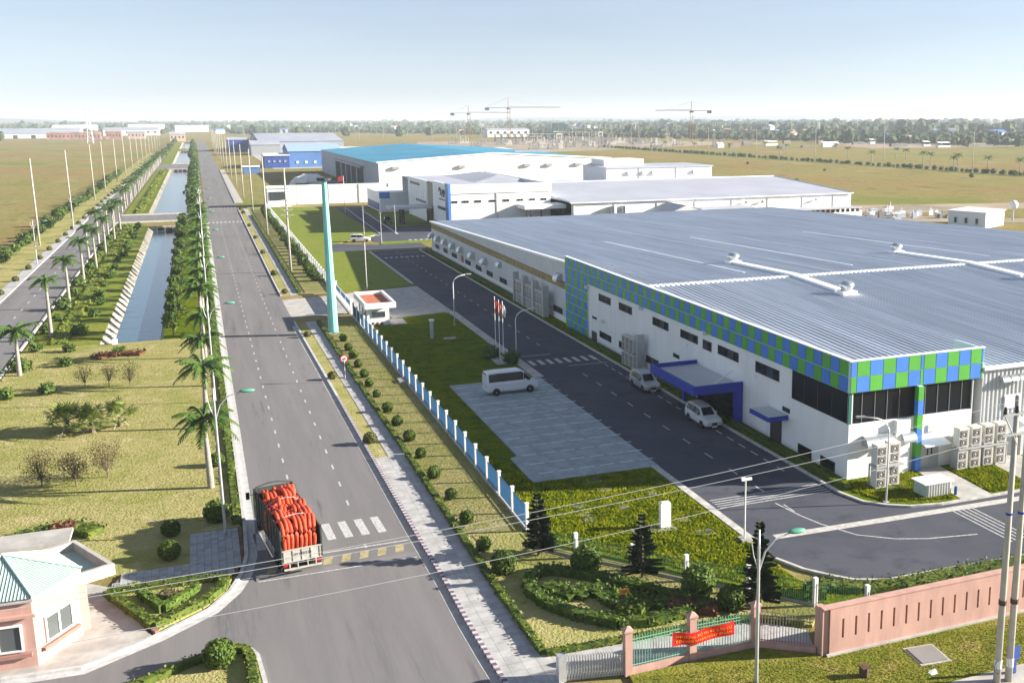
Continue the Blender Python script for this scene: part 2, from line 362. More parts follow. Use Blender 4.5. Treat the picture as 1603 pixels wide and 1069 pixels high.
# painted kerb stones on the right-hand side
stone = [MB().box(-.13,.005,-.04,.13,.285,.165).mesh('kerb_stone', m) for m in (m_kwhite, m_kpurp)]
y = 44.; k = 0
while y < 108:
    x = redge(y)+.13; a = math.atan2(-(redge(y+.6)-redge(y)), .6)
    ob('kerb_stone', stone[k%2], main_road, (x,y,0), a); y += .29; k += 1
struct(strip([p for p in [(redge(v),v) for v in (108,120,149,152)]], .26, -.04, .15, 1), 'kerb', m_kwhite)
struct(strip([(redge(v),v) for v in (176,194,250,310,355)], .26, -.04, .15, 1), 'kerb', m_kwhite)
struct(strip([(redge(v),v) for v in (384,438,520,642)], .26, -.04, .15, 1), 'kerb', m_kwhite)
struct(strip([(-.0,x) for x in (352,660)], .26, -.04, .15, 1), 'kerb', m_kwhite)
# lane dashes, crossings, speed table
dash = MB()
for lane, (xa, xb) in enumerate(((4.65,4.45),(8.35,7.85))):
    y = 66.+lane*1.1
    while y < 620:
        x = xa+(xb-xa)*min(1,(y-66)/110.)
        if not (308 < y < 370): dash.box(x-.07,y,.001,x+.07,y+1.1,.005)
        y += 4.45 if y < 320 else 9
dash.obj('lane_marking', m_white, main_road)
zb = MB().box(-.28,0,.001,.28,3.1,.006).mesh('crossing_stripe', m_white)
for i in range(8): ob('crossing_stripe', zb, main_road, (1.9+i*1.13, 69.8, 0), R_(3))
zb2 = MB().box(-.25,0,.001,.25,3.2,.005).mesh('crossing_stripe', m_white)
for yy in (311,362):
    for i in range(9): ob('crossing_stripe', zb2, main_road, (1.7+i*1.05, yy, 0))
st = MB(); 
vs = [(1.3,64.7,.002),(11.2,65.0,.002),(11.2,65.4,.07),(1.3,65.1,.07),(1.3,66.9,.07),(11.2,67.2,.07),(1.3,67.3,.002),(11.2,67.6,.002)]
st.add(vs, [(0,1,2,3),(3,2,5,4),(4,5,7,6),(0,3,4,6),(1,7,5,2)])
hump = st.obj('speed_hump', m_asph, main_road)
ys_ = MB().add([(0,0,.073),(.55,0.02,.073),(.8,1.25,.073),(.25,1.23,.073)], [(0,1,2,3)]).mesh('hump_stripe', m_yell)
for i in range(8): ob('hump_stripe', ys_, hump, (1.9+i*1.15, 65.48+i*.034, 0))
ln = MB(); ln.box(1.4,64.62,.008,11.2,64.74,.012); ln.box(1.4,67.64,.002,11.2,67.78,.007); ln.obj('stop_line', m_white, main_road)
# ---- right verge: paved footpath, verge lawns
foot = struct(MB().prism([(12.45,40),(14.7,40),(14.7,49),(14.45,67),(14.3,86),(12.9,86),(11.78,86),(12.0,70),(12.2,55)], -.05, .125), 'footpath', m_path)
struct(MB().prism([(12.9,86),(14.3,86),(13.95,120),(13.6,151),(12.2,151)], -.05, .125), 'footpath', m_path)
struct(MB().prism([(11.78,86),(12.9,86),(12.2,151),(11.05,151),(11.4,120)], -.05, .10), 'verge_lawn', m_straw)
struct(MB().prism([(10.98,176),(12.2,176),(12.3,356),(11.0,356)], -.05, .10), 'verge_lawn', m_straw)
struct(MB().prism([(12.2,176),(13.5,176),(13.5,356),(12.3,356)], -.05, .12), 'footpath', m_path)
struct(MB().prism([(11.0,384),(13.4,384),(13.6,640),(11.5,640)], -.05, .12), 'footpath', m_conc)
struct(MB().prism([(13.5,176),(18.6,176),(18.6,362),(13.5,362)], -.05, .09), 'verge_lawn', m_straw)
struct(MB().prism([(14.0,120),(14.35,86),(14.5,67),(14.75,49),(19.4,48.8),(27,48.4),(29.8,46.4),(31.5,48.2),(19.1,62.3),(18.85,65),(18.85,151),(13.65,151)], -.05, .11), 'verge_lawn', m_straw)
struct(MB().prism([(14.7,40),(14.7,49),(19.3,48.75),(26.8,48.35),(29.2,46.0),(28.4,43.9),(25.7,45.8),(18.3,45.8),(15,46.4),(14.9,40)], -.05, .118), 'footpath', m_path)
struct(MB().prism([(18.3,45.4),(25.7,45.4),(28.6,43.3),(60,42.6),(60,36),(19,36),(17.6,39)], -.05, .10), 'verge_lawn', m_mown)
struct(MB().prism([(20,30),(60,30),(60,38.5),(33.2,38.5),(27,37.0)], -.05, .108), 'footpath', m_conc)
# ---- driveway and yards of the factory
struct(MB().prism([(10.7,156),(19.2,156.3),(24,155.5),(24,149.5),(33.2,151),(32.9,177.5),(26,176),(19.3,174),(10.6,172)], -.05, .008), 'driveway', m_conc)
struct(MB().prism([(32.8,58.4),(32.95,229),(43,229),(43,67),(42.9,63.8),(43.5,61.5),(44.7,60.2),(46.2,59.3),(48.6,58.8),(75,58.6),(75,49),(46,49.4),(41,49.7),(37.2,49.8),(35.4,50.6),(34.5,51.6),(33.4,53.1),(32.6,55.2)], -.05, .003), 'factory_road', m_asph2)
struct(MB().prism([(25.2,231.2),(46,231.2),(46,241),(36,241),(28.5,246),(25.2,246)], -.05, .007), 'yard_road', m_asph2)
struct(MB().prism([(36.5,246.5),(140,248),(140,262.4),(57.5,262.4),(57.5,345),(40,350),(40,262),(36.5,258)], -.05, .005), 'yard_road', m_asph2)
struct(MB().prism([(19.25,64),(31.3,49.0),(32.3,51),(31.9,55),(32.2,58.4),(32.2,74.9),(22.2,75.1),(22.2,81.6),(22.8,82),(22.9,107.8),(30.2,107.8),(32.3,112),(32.3,149),(31.8,150.8),(24.5,149.2),(24.5,143.4),(19.25,143.4)], -.05, .08), 'compound_lawn', m_lawn)
struct(MB().prism([(32.25,50.4),(36,48.2),(41,48.3),(60,47.8),(60,43.6),(31,44.2),(30.5,48.2)], -.05, .07), 'compound_lawn', m_lawn)
struct(MB().prism([(19.3,176.4),(26,176.6),(31.5,178.2),(32.3,181),(32.3,229),(31,231),(19.3,231)], -.05, .08), 'compound_lawn', m_bright)
struct(MB().prism([(19.3,231.3),(25,231.3),(25,246.4),(28.5,247),(36.2,258.5),(39.4,263),(39.4,352),(19.3,358)], -.05, .08), 'compound_lawn', m_bright)
struct(MB().prism([(37,241.4),(140,241.4),(140,246),(38,246)], -.05, .08), 'compound_lawn', m_bright)
struct(MB().prism([(46.2,280),(57.6,280),(57.6,340),(46.2,340)], -.05, .08), 'compound_lawn', m_bright)
lot = struct(MB().prism([(22.9,107.7),(32.95,107.7),(32.95,75),(22.25,75.2),(22.25,81.6),(22.95,82)], -.05, .085), 'parking_lot', m_lot)
# parking bay lines: dashed rows across the lot
ll = MB()
for i in range(13):
    y = 76.9+i*2.45; x = 23.3
    while x < 32.3:
        ll.box(x,y,.086,x+1.25,y+.13,.092); x += 1.75
ll.obj('bay_marking', mat('bay_paint',(.62,.64,.64),.8,.1,4), lot)
struct(strip([(32.25,58.6),(32.25,75)], .6, -.04, .12, 1), 'kerb_walk', m_kerb)
struct(strip([(32.35,107.7),(32.35,150.5)], 1.1, -.04, .11, 1), 'kerb_walk', m_conc)
struct(strip([(32.4,180),(32.4,229)], .5, -.04, .11, 1), 'kerb_walk', m_kerb)
fk = [(44.9,231),(43.05,228),(43,154),(43,67.3),(42.95,63.8),(43.5,61.5),(44.7,60.2),(46.2,59.3),(48.6,58.8),(75,58.6)]
struct(strip(fk, .25, -.04, .14, -1), 'kerb', m_kerb)
wl = [(43.25,228),(45.8,228),(45.2,66),(60,65.9),(75,65.9),(75,58.9),(48.6,59.1),(46.3,59.6),(44.9,60.5),(43.8,61.7),(43.2,63.9)]
struct(MB().prism(wl, -.05, .10), 'compound_lawn', m_lawn)
struct(MB().prism([(51.5,66),(53.9,66),(53.3,58.95),(50.5,59.1)], -.05, .128), 'door_path', m_conc)
struct(MB().prism([(58.4,66),(62,66),(60.5,58.95),(57.6,58.95)], -.05, .128), 'door_path', m_conc)
struct(strip([(34.3,58.8),(46.8,58.35),(75,57.4)], .75, .0, .012, 1), 'drain_cover_strip', m_kerb)
struct(strip([(32.6,55.2),(33.4,53.1),(34.5,51.6),(35.4,50.6),(37.2,49.8),(41,49.7),(46,49.4),(75,49)], .22, -.04, .13, 1), 'kerb', m_kerb)
fr = bpy.data.objects['factory_road']
mk = MB()
y = 62.
while y < 226:
    if not 110 < y < 120: mk.box(37.9,y,.004,38.02,y+1.5,.008)
    y += 4.4
y = 70.
while y < 112:
    mk.box(41.75,y,.004,41.87,y+1.2,.008); y += 2.2
mk.box(33.8,118.3,.004,37.7,118.45,.008); mk.box(37.7,111.6,.004,42.5,111.75,.008); mk.box(33.8,223.6,.004,42.6,223.75,.008)
mk.obj('lane_marking', m_white, fr)
zs = MB().box(-.25,0,.004,.25,2.4,.009).mesh('crossing_stripe', m_white)
for i in range(8): ob('crossing_stripe', zs, fr, (34.2+i*1.08, 113.4, 0))
zs3 = MB().box(-.25,0,.004,.25,1.6,.009).mesh('crossing_stripe', m_white)
for i in range(8): ob('crossing_stripe', zs3, fr, (34.2+i*1.08, 216.2, 0))
ht = MB()
for i in range(5): ht.box(33.3,64.6+i*.42,.004,42.7,64.72+i*.42,.008)
for i in range(5): ht.box(48.5+i*.42,51.5,.004,48.62+i*.42,57.6,.008)
ht.obj('hatch_marking', m_white, fr)
struct(strip([(37.6,64.0),(38.0,61.2),(38.5,59.2),(39.7,56.6),(41.7,55.0),(43.7,54.2),(47.3,53.5)], .12, .004, .009, 1), 'guide_line', m_white)
yb = MB(); 
for i in range(9): yb.box(44.5+i*1.3,246.8,.006,45.2+i*1.3,248.4,.012)
yb.obj('crossing_stripe', m_white, fr)
struct(strip([(44.2,262),(46.2,340)], .5, -.04, .06, 1), 'kerb', m_kerb); struct(strip([(40.4,264),(42.6,345)], .3, .006, .02, 1), 'lane_line', m_white)
# ---- left side: head lawn, canal bank lawns, avenue beyond the canal
struct(MB().prism([(.7,74.5),(.7,146),(-21.8,146),(-21.8,60),(-12,68),(-9,69),(-2.3,69),(-2.3,74.4)], -.05, .10), 'park_lawn', m_straw)
struct(MB().prism([(-21.6,146),(-13.32,146),(-13.32,306),(-15,316),(-21.6,318)], -.05, .085), 'bank_lawn', m_bright)
struct(MB().prism([(-5.95,146),(.7,146),(.7,318),(-5.95,318)], -.05, .085), 'bank_lawn', m_lawn)
struct(MB().prism([(-21.6,350),(-15.02,352),(-15.02,660),(-21.6,660)], -.05, .085), 'bank_lawn', m_bright)
struct(MB().prism([(-3.85,352),(.3,352),(.3,660),(-3.85,660)], -.05, .085), 'bank_lawn', m_lawn)
struct(MB().prism([(-21.6,742),(-15.02,742),(-15.02,1440),(-21.6,1440)], -.05, .085), 'bank_lawn', m_bright)
struct(MB().prism([(-3.85,742),(.8,742),(.8,1440),(-3.85,1440)], -.05, .085), 'bank_lawn', m_lawn)
avenue = struct(MB().prism([(-30.2,60),(-22.3,60),(-22.3,1500),(-30.2,1500)], -.05, .003), 'avenue', m_asph)
struct(strip([(-22.3,60),(-22.3,322)], .3, -.04, .12, 1), 'kerb', m_kerb)
struct(MB().prism([(-32.2,60),(-30.45,60),(-30.45,1000),(-32.2,1000)], -.05, .12), 'footpath', m_path)
struct(strip([(-30.2,60),(-30.2,1000)], .25, -.04, .14, -1), 'kerb', m_kwhite)
struct(MB().prism([(-38,60),(-32.2,60),(-32.2,1000),(-38,1000)], -.05, .09), 'verge_lawn', m_straw)
dd = MB(); y = 150.
while y < 500: dd.box(-26.3,y,.004,-26.15,y+2,.009); y += 7
dd.obj('lane_marking', m_white, avenue)
# gatehouse forecourt, walks and planting beds by the side drive
struct(MB().prism([(-40,57.6),(-11.3,57.65),(-7.7,57.4),(-4.4,59.5),(-5.2,61.6),(-7.4,66.2),(-7,67.2),(-9,69),(-40,69)], -.05, .11), 'forecourt', m_conc)
struct(MB().prism([(-7,67.0),(-1.3,66.3),(.2,66.4),(.75,68.9),(.8,74.3),(-2.3,74.3),(-2.3,69.0),(-6.4,69.1)], -.05, .085), 'walk', m_soil)
wk = bpy.data.objects['walk']; WPOLY = [(-6.9,67.0),(-1.3,66.35),(.15,66.5),(.7,68.9),(.75,74.3),(-2.3,74.3),(-2.3,69.0),(-6.4,69.1)]
pv_ = [MB().box(-.21,-.21,.08,.21,.21,.125+.004*k).mesh('paver', mat('walk_paver_%s' % 'ab'[k], ((.36,.37,.37),(.30,.315,.32))[k], .85, .12, 3.0)) for k in (0,1)]
rp = random.Random(8)
for i in range(18):
    for j in range(18):
        x, y = -6.7+i*.44, 66.6+j*.44; c = False; n = len(WPOLY)
        for a in range(n):
            (xi,yi),(xj,yj) = WPOLY[a],WPOLY[a-1]
            if (yi > y) != (yj > y) and x < (xj-xi)*(y-yi)/(yj-yi)+xi: c = not c
        if c: ob('paver', pv_[rp.random() < .35], wk, (x,y,rp.uniform(-.004,.004)))
struct(MB().prism([(-7.1,66.0),(-4.25,60.0),(-1.5,62.2),(-.4,64),(-.1,65.6),(-1.3,65.9)], -.05, .16), 'planting_bed', m_straw)
struct(strip([(-7.25,66.1),(-4.25,59.7)], .22, -.04, .22, -1), 'kerb', m_pinkd)
isl = [(-9,49),(-7,52),(-4.2,54.2),(-2.4,55.2),(-1.5,55.7),(-.2,56.2),(.4,55.9),(.75,55.0),(.85,53.6),(.95,52),(1,46),(-9,46)]
struct(MB().prism(isl, -.05, .14), 'planting_bed', m_straw)
struct(strip(isl[2:11], .22, -.04, .16, -1), 'kerb', m_kwhite)
# avenue crossing the far field on the right
struct(MB().prism([(366,300),(376,300),(376,1400),(366,1400)], -.05, .01), 'far_avenue', m_asph)
struct(MB().prism([(362,300),(366,300),(366,1400),(362,1400)], -.05, .0), 'verge_lawn', m_bright)
struct(MB().prism([(376,300),(381,300),(381,1400),(376,1400)], -.05, .0), 'verge_lawn', m_bright)
struct(MB().prism([(170,241),(210,216),(214,226),(182,256),(150,262),(140,250)], -.05, -.0), 'sandy_track', m_sand)
struct(MB().prism([(140,262),(300,248),(310,256),(180,290),(150,300)], -.05, -.02), 'sandy_track', m_sand)
struct(MB().prism([(210,820),(330,880),(520,1010),(560,1110),(420,1300),(250,1300),(190,1000)], -.05, .02), 'site_ground', m_sand)
struct(MB().prism([(560,800),(820,760),(900,900),(620,1000)], -.05, .02), 'site_ground', m_sand)
struct(MB().prism([(40,640),(120,640),(120,1000),(40,1000)], -.05, .02), 'yard', m_conc)
# ================================================================ MAIN FACTORY
def roofz(y): return 9.55-(106-y)*.042 if y < 106 else 9.55-(y-106)*.0275
FB = thing('factory_building', 'long white factory with blue and green checkered fascia and grey ribbed roof', 'factory', (45.1,66,0), site=True)
m = MB()
m.box(45.1,66.0,0,45.4,134,9.45)                               # west wall, office part
wall = m.obj('wall', m_wwall, FB)
MB().box(45.4,66.0,0,56.9,66.3,4.55).obj('wall', m_wwall, FB)   # south wall below the glass
MB().box(49.3,65.55,0,50.6,65.99,4.5).obj('pier', m_wwall, FB)
m = MB(); m.box(56.9,66.0,0,57.0,70,8.2); m.box(57.9,66.0,0,58.0,70,8.2); m.box(56.95,69.8,0,57.95,70,8.2); m.obj('recess_wall', m_gwall, FB)
# ribbed grey cladding, right of the fascia
m = MB(); x = 58.0
while x < 84:
    m.add([(x,66.12,0),(x+.18,66.12,0),(x+.22,66.02,0),(x+.38,66.02,0),(x+.42,66.12,0),(x,66.12,7.8),(x+.18,66.12,7.8),(x+.22,66.02,7.8),(x+.38,66.02,7.8),(x+.42,66.12,7.8)],
          [(0,1,6,5),(1,2,7,6),(2,3,8,7),(3,4,9,8)]); x += .42
m.obj('ribbed_wall', m_gwall, FB)
MB().box(57.8,65.7,7.72,130,66.02,8.0).obj('eave_gutter', m_wpanel, FB)
# far wing: low plain wall with plinth, louvre band and eave
m = MB(); n = 24
for i in range(n):
    y0 = 134+i*(226-134)/n; y1 = 134+(i+1)*(226-134)/n
    m.quad((45.6,y1,0),(45.6,y0,0),(45.6,y0,roofz(y0)),(45.6,y1,roofz(y1)))
m.quad((45.1,134,0),(45.6,134,0),(45.6,134,9),(45.1,134,9)); m.quad((45.6,226,0),(129,226,0),(129,226,6.2),(45.6,226,6.2))
for y0, y1 in ((66.2,106),(106,226)): m.quad((129,y0,0),(129,y1,0),(129,y1,roofz(y1)),(129,y0,roofz(y0)))
m.obj('wing_wall', m_gwall, FB)
MB().box(45.52,134,0,45.6,226,.85).obj('plinth', m_wwall, FB)
lv = MB(); y = 134.3
while y < 225.5:
    lv.box(45.53,y,4.85,45.6,y+.34,5.75); y += .46
lv.obj('louvre_band', m_ochre, FB)
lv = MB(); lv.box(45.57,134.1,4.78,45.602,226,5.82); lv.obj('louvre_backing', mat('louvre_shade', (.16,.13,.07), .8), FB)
m = MB()
for i in range(24):
    y0 = 133.8+i*(226.4-133.8)/24; y1 = 133.8+(i+1)*(226.4-133.8)/24
    m.add([(45.25,y0,roofz(y0)-.22),(45.7,y0,roofz(y0)-.22),(45.7,y1,roofz(y1)-.22),(45.25,y1,roofz(y1)-.22),(45.25,y0,roofz(y0)+.06),(45.7,y0,roofz(y0)+.06),(45.7,y1,roofz(y1)+.06),(45.25,y1,roofz(y1)+.06)],
          [(4,5,6,7),(0,4,7,3),(0,3,2,1),(1,2,6,5)])
m.obj('eave_flashing', m_wpanel, FB)
# ribbed roof: trapezoid ribs running down the slope
m = MB(); x = 45.5; P = .62
while x < 129:
    for (ya, yb) in ((66.1,106),(106,226.3)):
        za, zb = roofz(ya), roofz(yb)
        xa = [x, x+.40, x+.46, x+.56, x+P]; dz = [0,0,.09,.09,0]
        n = len(m.v)
        m.v += [(xa[k],ya,za+dz[k]) for k in range(5)] + [(xa[k],yb,zb+dz[k]) for k in range(5)]
        for k in range(4): m.f.append((n+k,n+k+1,n+k+6,n+k+5)); m.mi.append(0)
    x += P
roof = m.obj('roof', m_roof, FB)
rc = MB(); y = 106.
x = 45.5
while x < 129: rc.box(x,105.6,9.5,x+.38,106.4,9.72); x += .62
rc.box(45.5,105.7,9.4,129,106.3,9.62); rc.obj('ridge_cap', m_wpanel, roof)
def roofbar(xa,ya,yb,w_,h_,name,mt):
    q = MB(); a, b = (ya, yb); za, zb = roofz(a), roofz(b)
    q.add([(xa,a,za),(xa+w_,a,za),(xa+w_,b,zb),(xa,b,zb),(xa,a,za+h_),(xa+w_,a,za+h_),(xa+w_,b,zb+h_),(xa,b,zb+h_)],
          [(4,5,6,7),(0,1,5,4),(1,2,6,5),(2,3,7,6),(3,0,4,7)])
    return q.obj(name, mt, roof)
for xa in (63.4, 89.2):
    roofbar(xa+.1, 96.4, 106.2, 1.05, .36, 'ridge_duct', m_wpanel); roofbar(xa+.1, 106.2, 121, 1.05, .36, 'ridge_duct', m_wpanel)
    for y in ((95.2,121.6)):
        q = MB(); z = roofz(y); q.box(xa-.25,y-.9,z,xa+1.5,y+.6,z+.45)
        q.obj('vent_curb', m_wpanel, roof)
        q = MB(); q.tube([(xa+.62,y-.1,z+.45),(xa+.62,y-.1,z+.85)], .62, 14); q.ball((xa+.62,y-.1,z+1.0), (.85,.85,.5), 16, 8); q.obj('turbine_vent', m_hood, roof, smooth=True)
for xa in (60.5,76,98): roofbar(xa, 112, 160, .12, .11, 'roof_flashing', m_wpanel)
for xa in (49,56,70.5,83,104,120): roofbar(xa, 108, 224, .05, .11, 'sheet_lap', m_roof2)
# checkered fascia: single panels with pale joints
mb_ = MB(); mb_.box(44.97,65.86,7.12,45.10,134,9.62); mb_.box(45.10,65.86,7.12,57.75,65.99,9.62); mb_.box(57.62,66,7.2,57.75,69.4,9.6)
mb_.box(44.97,125.2,0,45.08,134.02,7.12); mb_.obj('fascia_backing', m_pjoint, FB)
pw = (134-66.1)/55
pan = [MB().box(-.05,.035,.03,0,pw-.035,1.22).mesh('panel', q) for q in (m_pblue, m_pgreen)]
for i in range(55):
    for r_ in range(2): ob('panel', pan[(i+r_)%2], FB, (44.97-45.1, 66.1+i*pw-66, 7.13+r_*1.25))
for i in range(7):
    for r_ in range(6): ob('panel', pan[(i+r_+1)%2], FB, (44.97-45.1, 125.25+i*pw-66, .02+r_*1.19), sc=(1,1,.94))
fx = [45.0,45.55,46.75,47.95,49.15,50.35,51.5,51.8,52.95,54.1,55.25,56.4,57.5,57.72]
for i in range(13):
    a, b_ = fx[i]+.035, fx[i+1]-.035
    for r_ in range(2):
        q = MB().box(a,65.81,7.16+r_*1.25,b_,65.86,8.35+r_*1.25)
        q.obj('panel', (m_pblue, m_pgreen)[(i+r_+1) % 2], FB)
cp = MB(); cp.box(44.9,65.8,9.62,45.3,134,9.70); cp.box(45.3,65.8,9.62,57.8,66.1,9.70); cp.obj('fascia_coping', m_wpanel, FB)
# glass bands behind the corner
gb = MB(); gb.box(45.2,66.12,4.6,56.85,66.2,7.1); gb.obj('glass_band', m_glass, FB)
gb = MB(); gb.box(45.04,66.25,4.62,45.1,74.5,7.1); gb.obj('glass_band', m_glass, FB)
for x in (46.3,47.5,48.65,49.8,52.3,53.5,54.7,55.9): MB().box(x-.022,66.07,4.6,x+.022,66.12,7.1).obj('mullion', mat('mullion_grey',(.22,.22,.22),.5), FB)
for y in (68.3,70.4,72.5): MB().box(45.0,y-.03,4.62,45.04,y+.03,7.1).obj('mullion', m_dframe, FB)
MB().box(45.02,65.98,4.6,45.3,66.1,7.1).obj('corner_post', mat('glass_green', (.05,.16,.13), .2), FB)
for i in range(6): MB().box(51.2,65.5,.12+i*1.17,51.72,65.98,1.25+i*1.17).obj('column_panel', (m_pblue,m_pgreen)[i%2], FB)
MB().box(51.25,65.55,0,51.67,65.97,7.12).obj('column', m_pjoint, FB)
# windows of the west wall
def west_window(x, y0, y1, z0, z1, panes, dark=True, root=FB, fr=None):
    f = MB(); f.box(x-.06,y0,z0,x,y1,z0+.07); f.box(x-.06,y0,z1-.07,x,y1,z1); f.box(x-.06,y0,z0+.07,x,y0+.07,z1-.07); f.box(x-.06,y1-.07,z0+.07,x,y1,z1-.07)
    w_ = (y1-y0-.14)/panes
    for k in range(1,panes): f.box(x-.055,y0+.07+k*w_-.03,z0+.07,x,y0+.07+k*w_+.03,z1-.07)
    wn = f.obj('window', fr or m_dframe, root)
    for k in range(panes):
        MB().box(x-.03,y0+.07+k*w_+.03,z0+.07,x-.003,y0+.07+(k+1)*w_-.03,z1-.07).obj('pane', m_glass if dark and k % 3 != 1 else m_glass2, wn)
    return wn
for y0,y1,z0,z1,p in ((117.2,121.3,5.6,6.5,4),(110.4,114.4,5.6,6.5,4),(100.1,104.3,5.6,6.5,4),(92.9,97,5.6,6.45,4),(89.8,91.7,5.45,6.4,2),(84.2,88.4,5.6,6.5,4),(76.7,80.9,5.5,6.5,4),
        (74.8,76,3.15,3.55,1),(97.3,98.8,3.15,3.55,1),(117.1,121.1,1,1.8,4),(111.2,114.5,1,1.8,3),(102.7,106.1,1,1.8,3),(71.2,73.3,.15,1,1),(67.7,69.8,.15,1,1),(122.2,123.7,2.95,3.25,1)):
    west_window(45.1,y0,y1,z0,z1,p)
for y0,y1 in ((218.7,222.4),(210.7,214.3),(202.3,206.6),(191,195),(182.9,186.9),(175.1,179.1),(166.1,170.4),(137.3,141.1)): west_window(45.6,y0,y1,1.0,1.85,3)
MB().box(45.55,196.6,0,45.6,198.6,2.1).obj('door', m_pinkd, FB)
MB().box(45.04,122.2,.1,45.1,124,1.3).obj('door', m_dframe, FB)
# curved vent hoods
def hood(x, y, z, r, d, name='vent_hood', root=FB, south=False):
    q = MB(); k = 7; pts = []
    for j in range(k+1):
        a = math.pi/2*j/k; pts.append((-d*math.sin(a)*1.0, r*math.cos(a)))
    # quarter-round sheet with side cheeks, open below
    vs = []; w_ = r*.8
    for s_ in (-w_, w_):
        for (dx, dz) in pts: vs.append((dx, s_, dz))
    n = k+1
    fs = [(j,j+1,n+j+1,n+j) for j in range(k)]
    vs += [(0,-w_,0),(0,w_,0)]
    fs += [tuple([2*n]+list(range(n-1,-1,-1))), tuple([2*n+1]+list(range(n,2*n)))]
    if south: vs = [(x+v[1], y+v[0], z+v[2]) for v in vs]
    else: vs = [(x+v[0], y+v[1], z+v[2]) for v in vs]
    return q.add(vs, fs).obj(name, m_hood, root, smooth=False)
for y in (225,218.7,211.8,204.8,197.9,188.8,179.7): hood(45.58,y,2.75,1.2,1.0)
hood(45.58,170,3.5,1.0,.7); hood(45.58,138.1,5.7,1.1,.9)
for x in (47.0,48.3,50.4): hood(x,65.97,2.75,.8,.85,south=True)
for x in (60.0,60.9,61.8): hood(x,66.0,6.6,.5,.6,south=True)
MB().box(52.6,65.9,3.1,53.3,66.0,3.7).obj('wall_louvre', m_frame, FB)
MB().box(48.8,65.9,2.9,49.2,66.0,3.5).obj('wall_louvre', m_frame, FB)
q = MB()
for i in range(7): q.box(60.3,65.9,4.2+i*.16,61.9,66.0,4.32+i*.16)
q.box(60.25,65.97,4.15,61.95,66.01,5.35); q.obj('wall_louvre', m_wpanel, FB)
# double door with canopy, second lean-to door
dr = MB().box(51.95,65.9,.1,53.75,66.0,2.1).obj('door', m_galv, FB)
for x in (52.65,53.05): MB().box(x-.06,65.87,1.2,x+.06,65.9,1.85).obj('vision_panel', m_dframe, dr)
MB().add([(51.7,65.98,2.5),(54.2,65.98,2.5),(54.2,64.9,2.2),(51.7,64.9,2.2),(51.7,65.98,2.58),(54.2,65.98,2.58),(54.2,64.9,2.28),(51.7,64.9,2.28)], [(0,3,2,1),(4,5,6,7),(2,3,7,6),(0,4,7,3),(1,2,6,5)]).obj('door_canopy', m_wpanel, FB)
d2 = MB().box(60.3,65.9,.1,61.5,66.0,2.2).obj('door', m_gwall, FB); MB().box(60.45,65.86,1.0,60.6,65.9,1.9).obj('vision_panel', m_dframe, d2)
MB().add([(59.3,65.98,3.0),(63.2,65.98,3.0),(63.2,64.4,2.5),(59.3,64.4,2.5),(61.25,65.98,3.6),(61.25,64.4,3.1)], [(0,4,5,3),(4,1,2,5),(3,5,2),(0,3,2,1)]).obj('door_canopy', m_gwall, FB)
MB().box(61.9,65.5,.1,63.6,66.0,2.4).obj('lean_to', m_gwall, FB)
# entrance canopy: blue rim with recessed grey deck on two columns and side wall
q = MB(); x0,x1,y0,y1 = 40.0,45.05,83.2,93.2
q.box(x0,y0,3.15,x1,y0+.25,4.0); q.box(x0,y1-.25,3.15,x1,y1,4.0); q.box(x0,y0+.25,3.15,x0+.25,y1-.25,4.0)
can = q.obj('entrance_canopy', m_blue, FB); MB().box(x0+.25,y0+.25,3.3,x1,y1-.25,3.62).obj('canopy_deck', m_gwall, can)
MB().box(44.3,83.2,0,45.05,83.7,3.15).obj('canopy_wall', m_blue, FB); MB().box(43.3,92.3,0,43.6,92.7,3.15).obj('canopy_column', m_blue, FB)
q = MB(); q.tube([(42.2,83.6,4.0),(44.9,84.9,4.7)], .05, 6); q.obj('canopy_tie', m_wpanel, FB)
MB().box(44.9,84,0.05,45.08,92.5,3.1).obj('entrance_glazing', m_glass, FB)
q = MB(); q.box(43.1,75.0,2.55,45.05,78.3,2.95); c2 = q.obj('side_canopy', m_blue, FB); MB().box(43.2,75.1,2.951,45.05,78.2,2.97).obj('canopy_deck', m_gwall, c2)
MB().box(45.03,76.1,0.05,45.08,78.0,2.5).obj('door', m_dframe, FB)
# wall lights and downpipes
for y, z in ((125.0,6.8),(107.3,7.0),(91.0,7.2),(119.6,3.3)):
    q = MB(); q.box(44.6,y-.2,z-.25,45.1,y+.2,z+.15); q.obj('wall_light', m_postw, FB)
for y in (95.0,80.5): MB().tube([(44.85,y,5.0),(44.85,y,5.3)], .06, 6).obj('wall_light', m_postw, FB)
for x in (64.0,68.0): MB().tube([(x,65.95,0),(x,65.95,7.7)], .07, 6).obj('downpipe', m_galv, FB)
# ================================================================ SECOND FACTORY (tall white office with long hall)
OB = thing('office_building', 'white two-storey office block with tall sign walls and hipped roof light', 'building', (58,263,0), site=True)
MB().box(58.2,263,0,84.6,263.3,9.2).obj('wall', m_wwall, OB)
MB().box(58.0,262.8,9.3,84.8,263.3,11.6).obj('parapet', m_wpanel, OB)
MB().box(84.3,263.3,0,84.6,330,11.4).obj('wall', m_wwall, OB); MB().box(58.2,330,0,84.6,330.3,11.4).obj('wall', m_wwall, OB)
MB().box(58.6,263.3,10.4,84.3,330,10.6).obj('flat_roof', m_roof2, OB)
q = MB(); q.add([(70,285,10.6),(88,285,10.6),(88,325,10.6),(70,325,10.6),(79,294,12.1),(79,316,12.1)], [(0,1,4),(1,2,5,4),(2,3,5),(3,0,4,5)]); q.obj('hipped_roof', m_roof2, OB)
MB().box(57.7,263.0,0,58.2,282,11.7).obj('sign_wall', m_wpanel, OB)
MB().box(57.55,262.75,0,58.25,263.0,11.8).obj('corner_fin', m_pblue, OB); MB().box(57.5,262.6,0,57.7,266,11.85).obj('corner_fin', m_blusheet, OB)
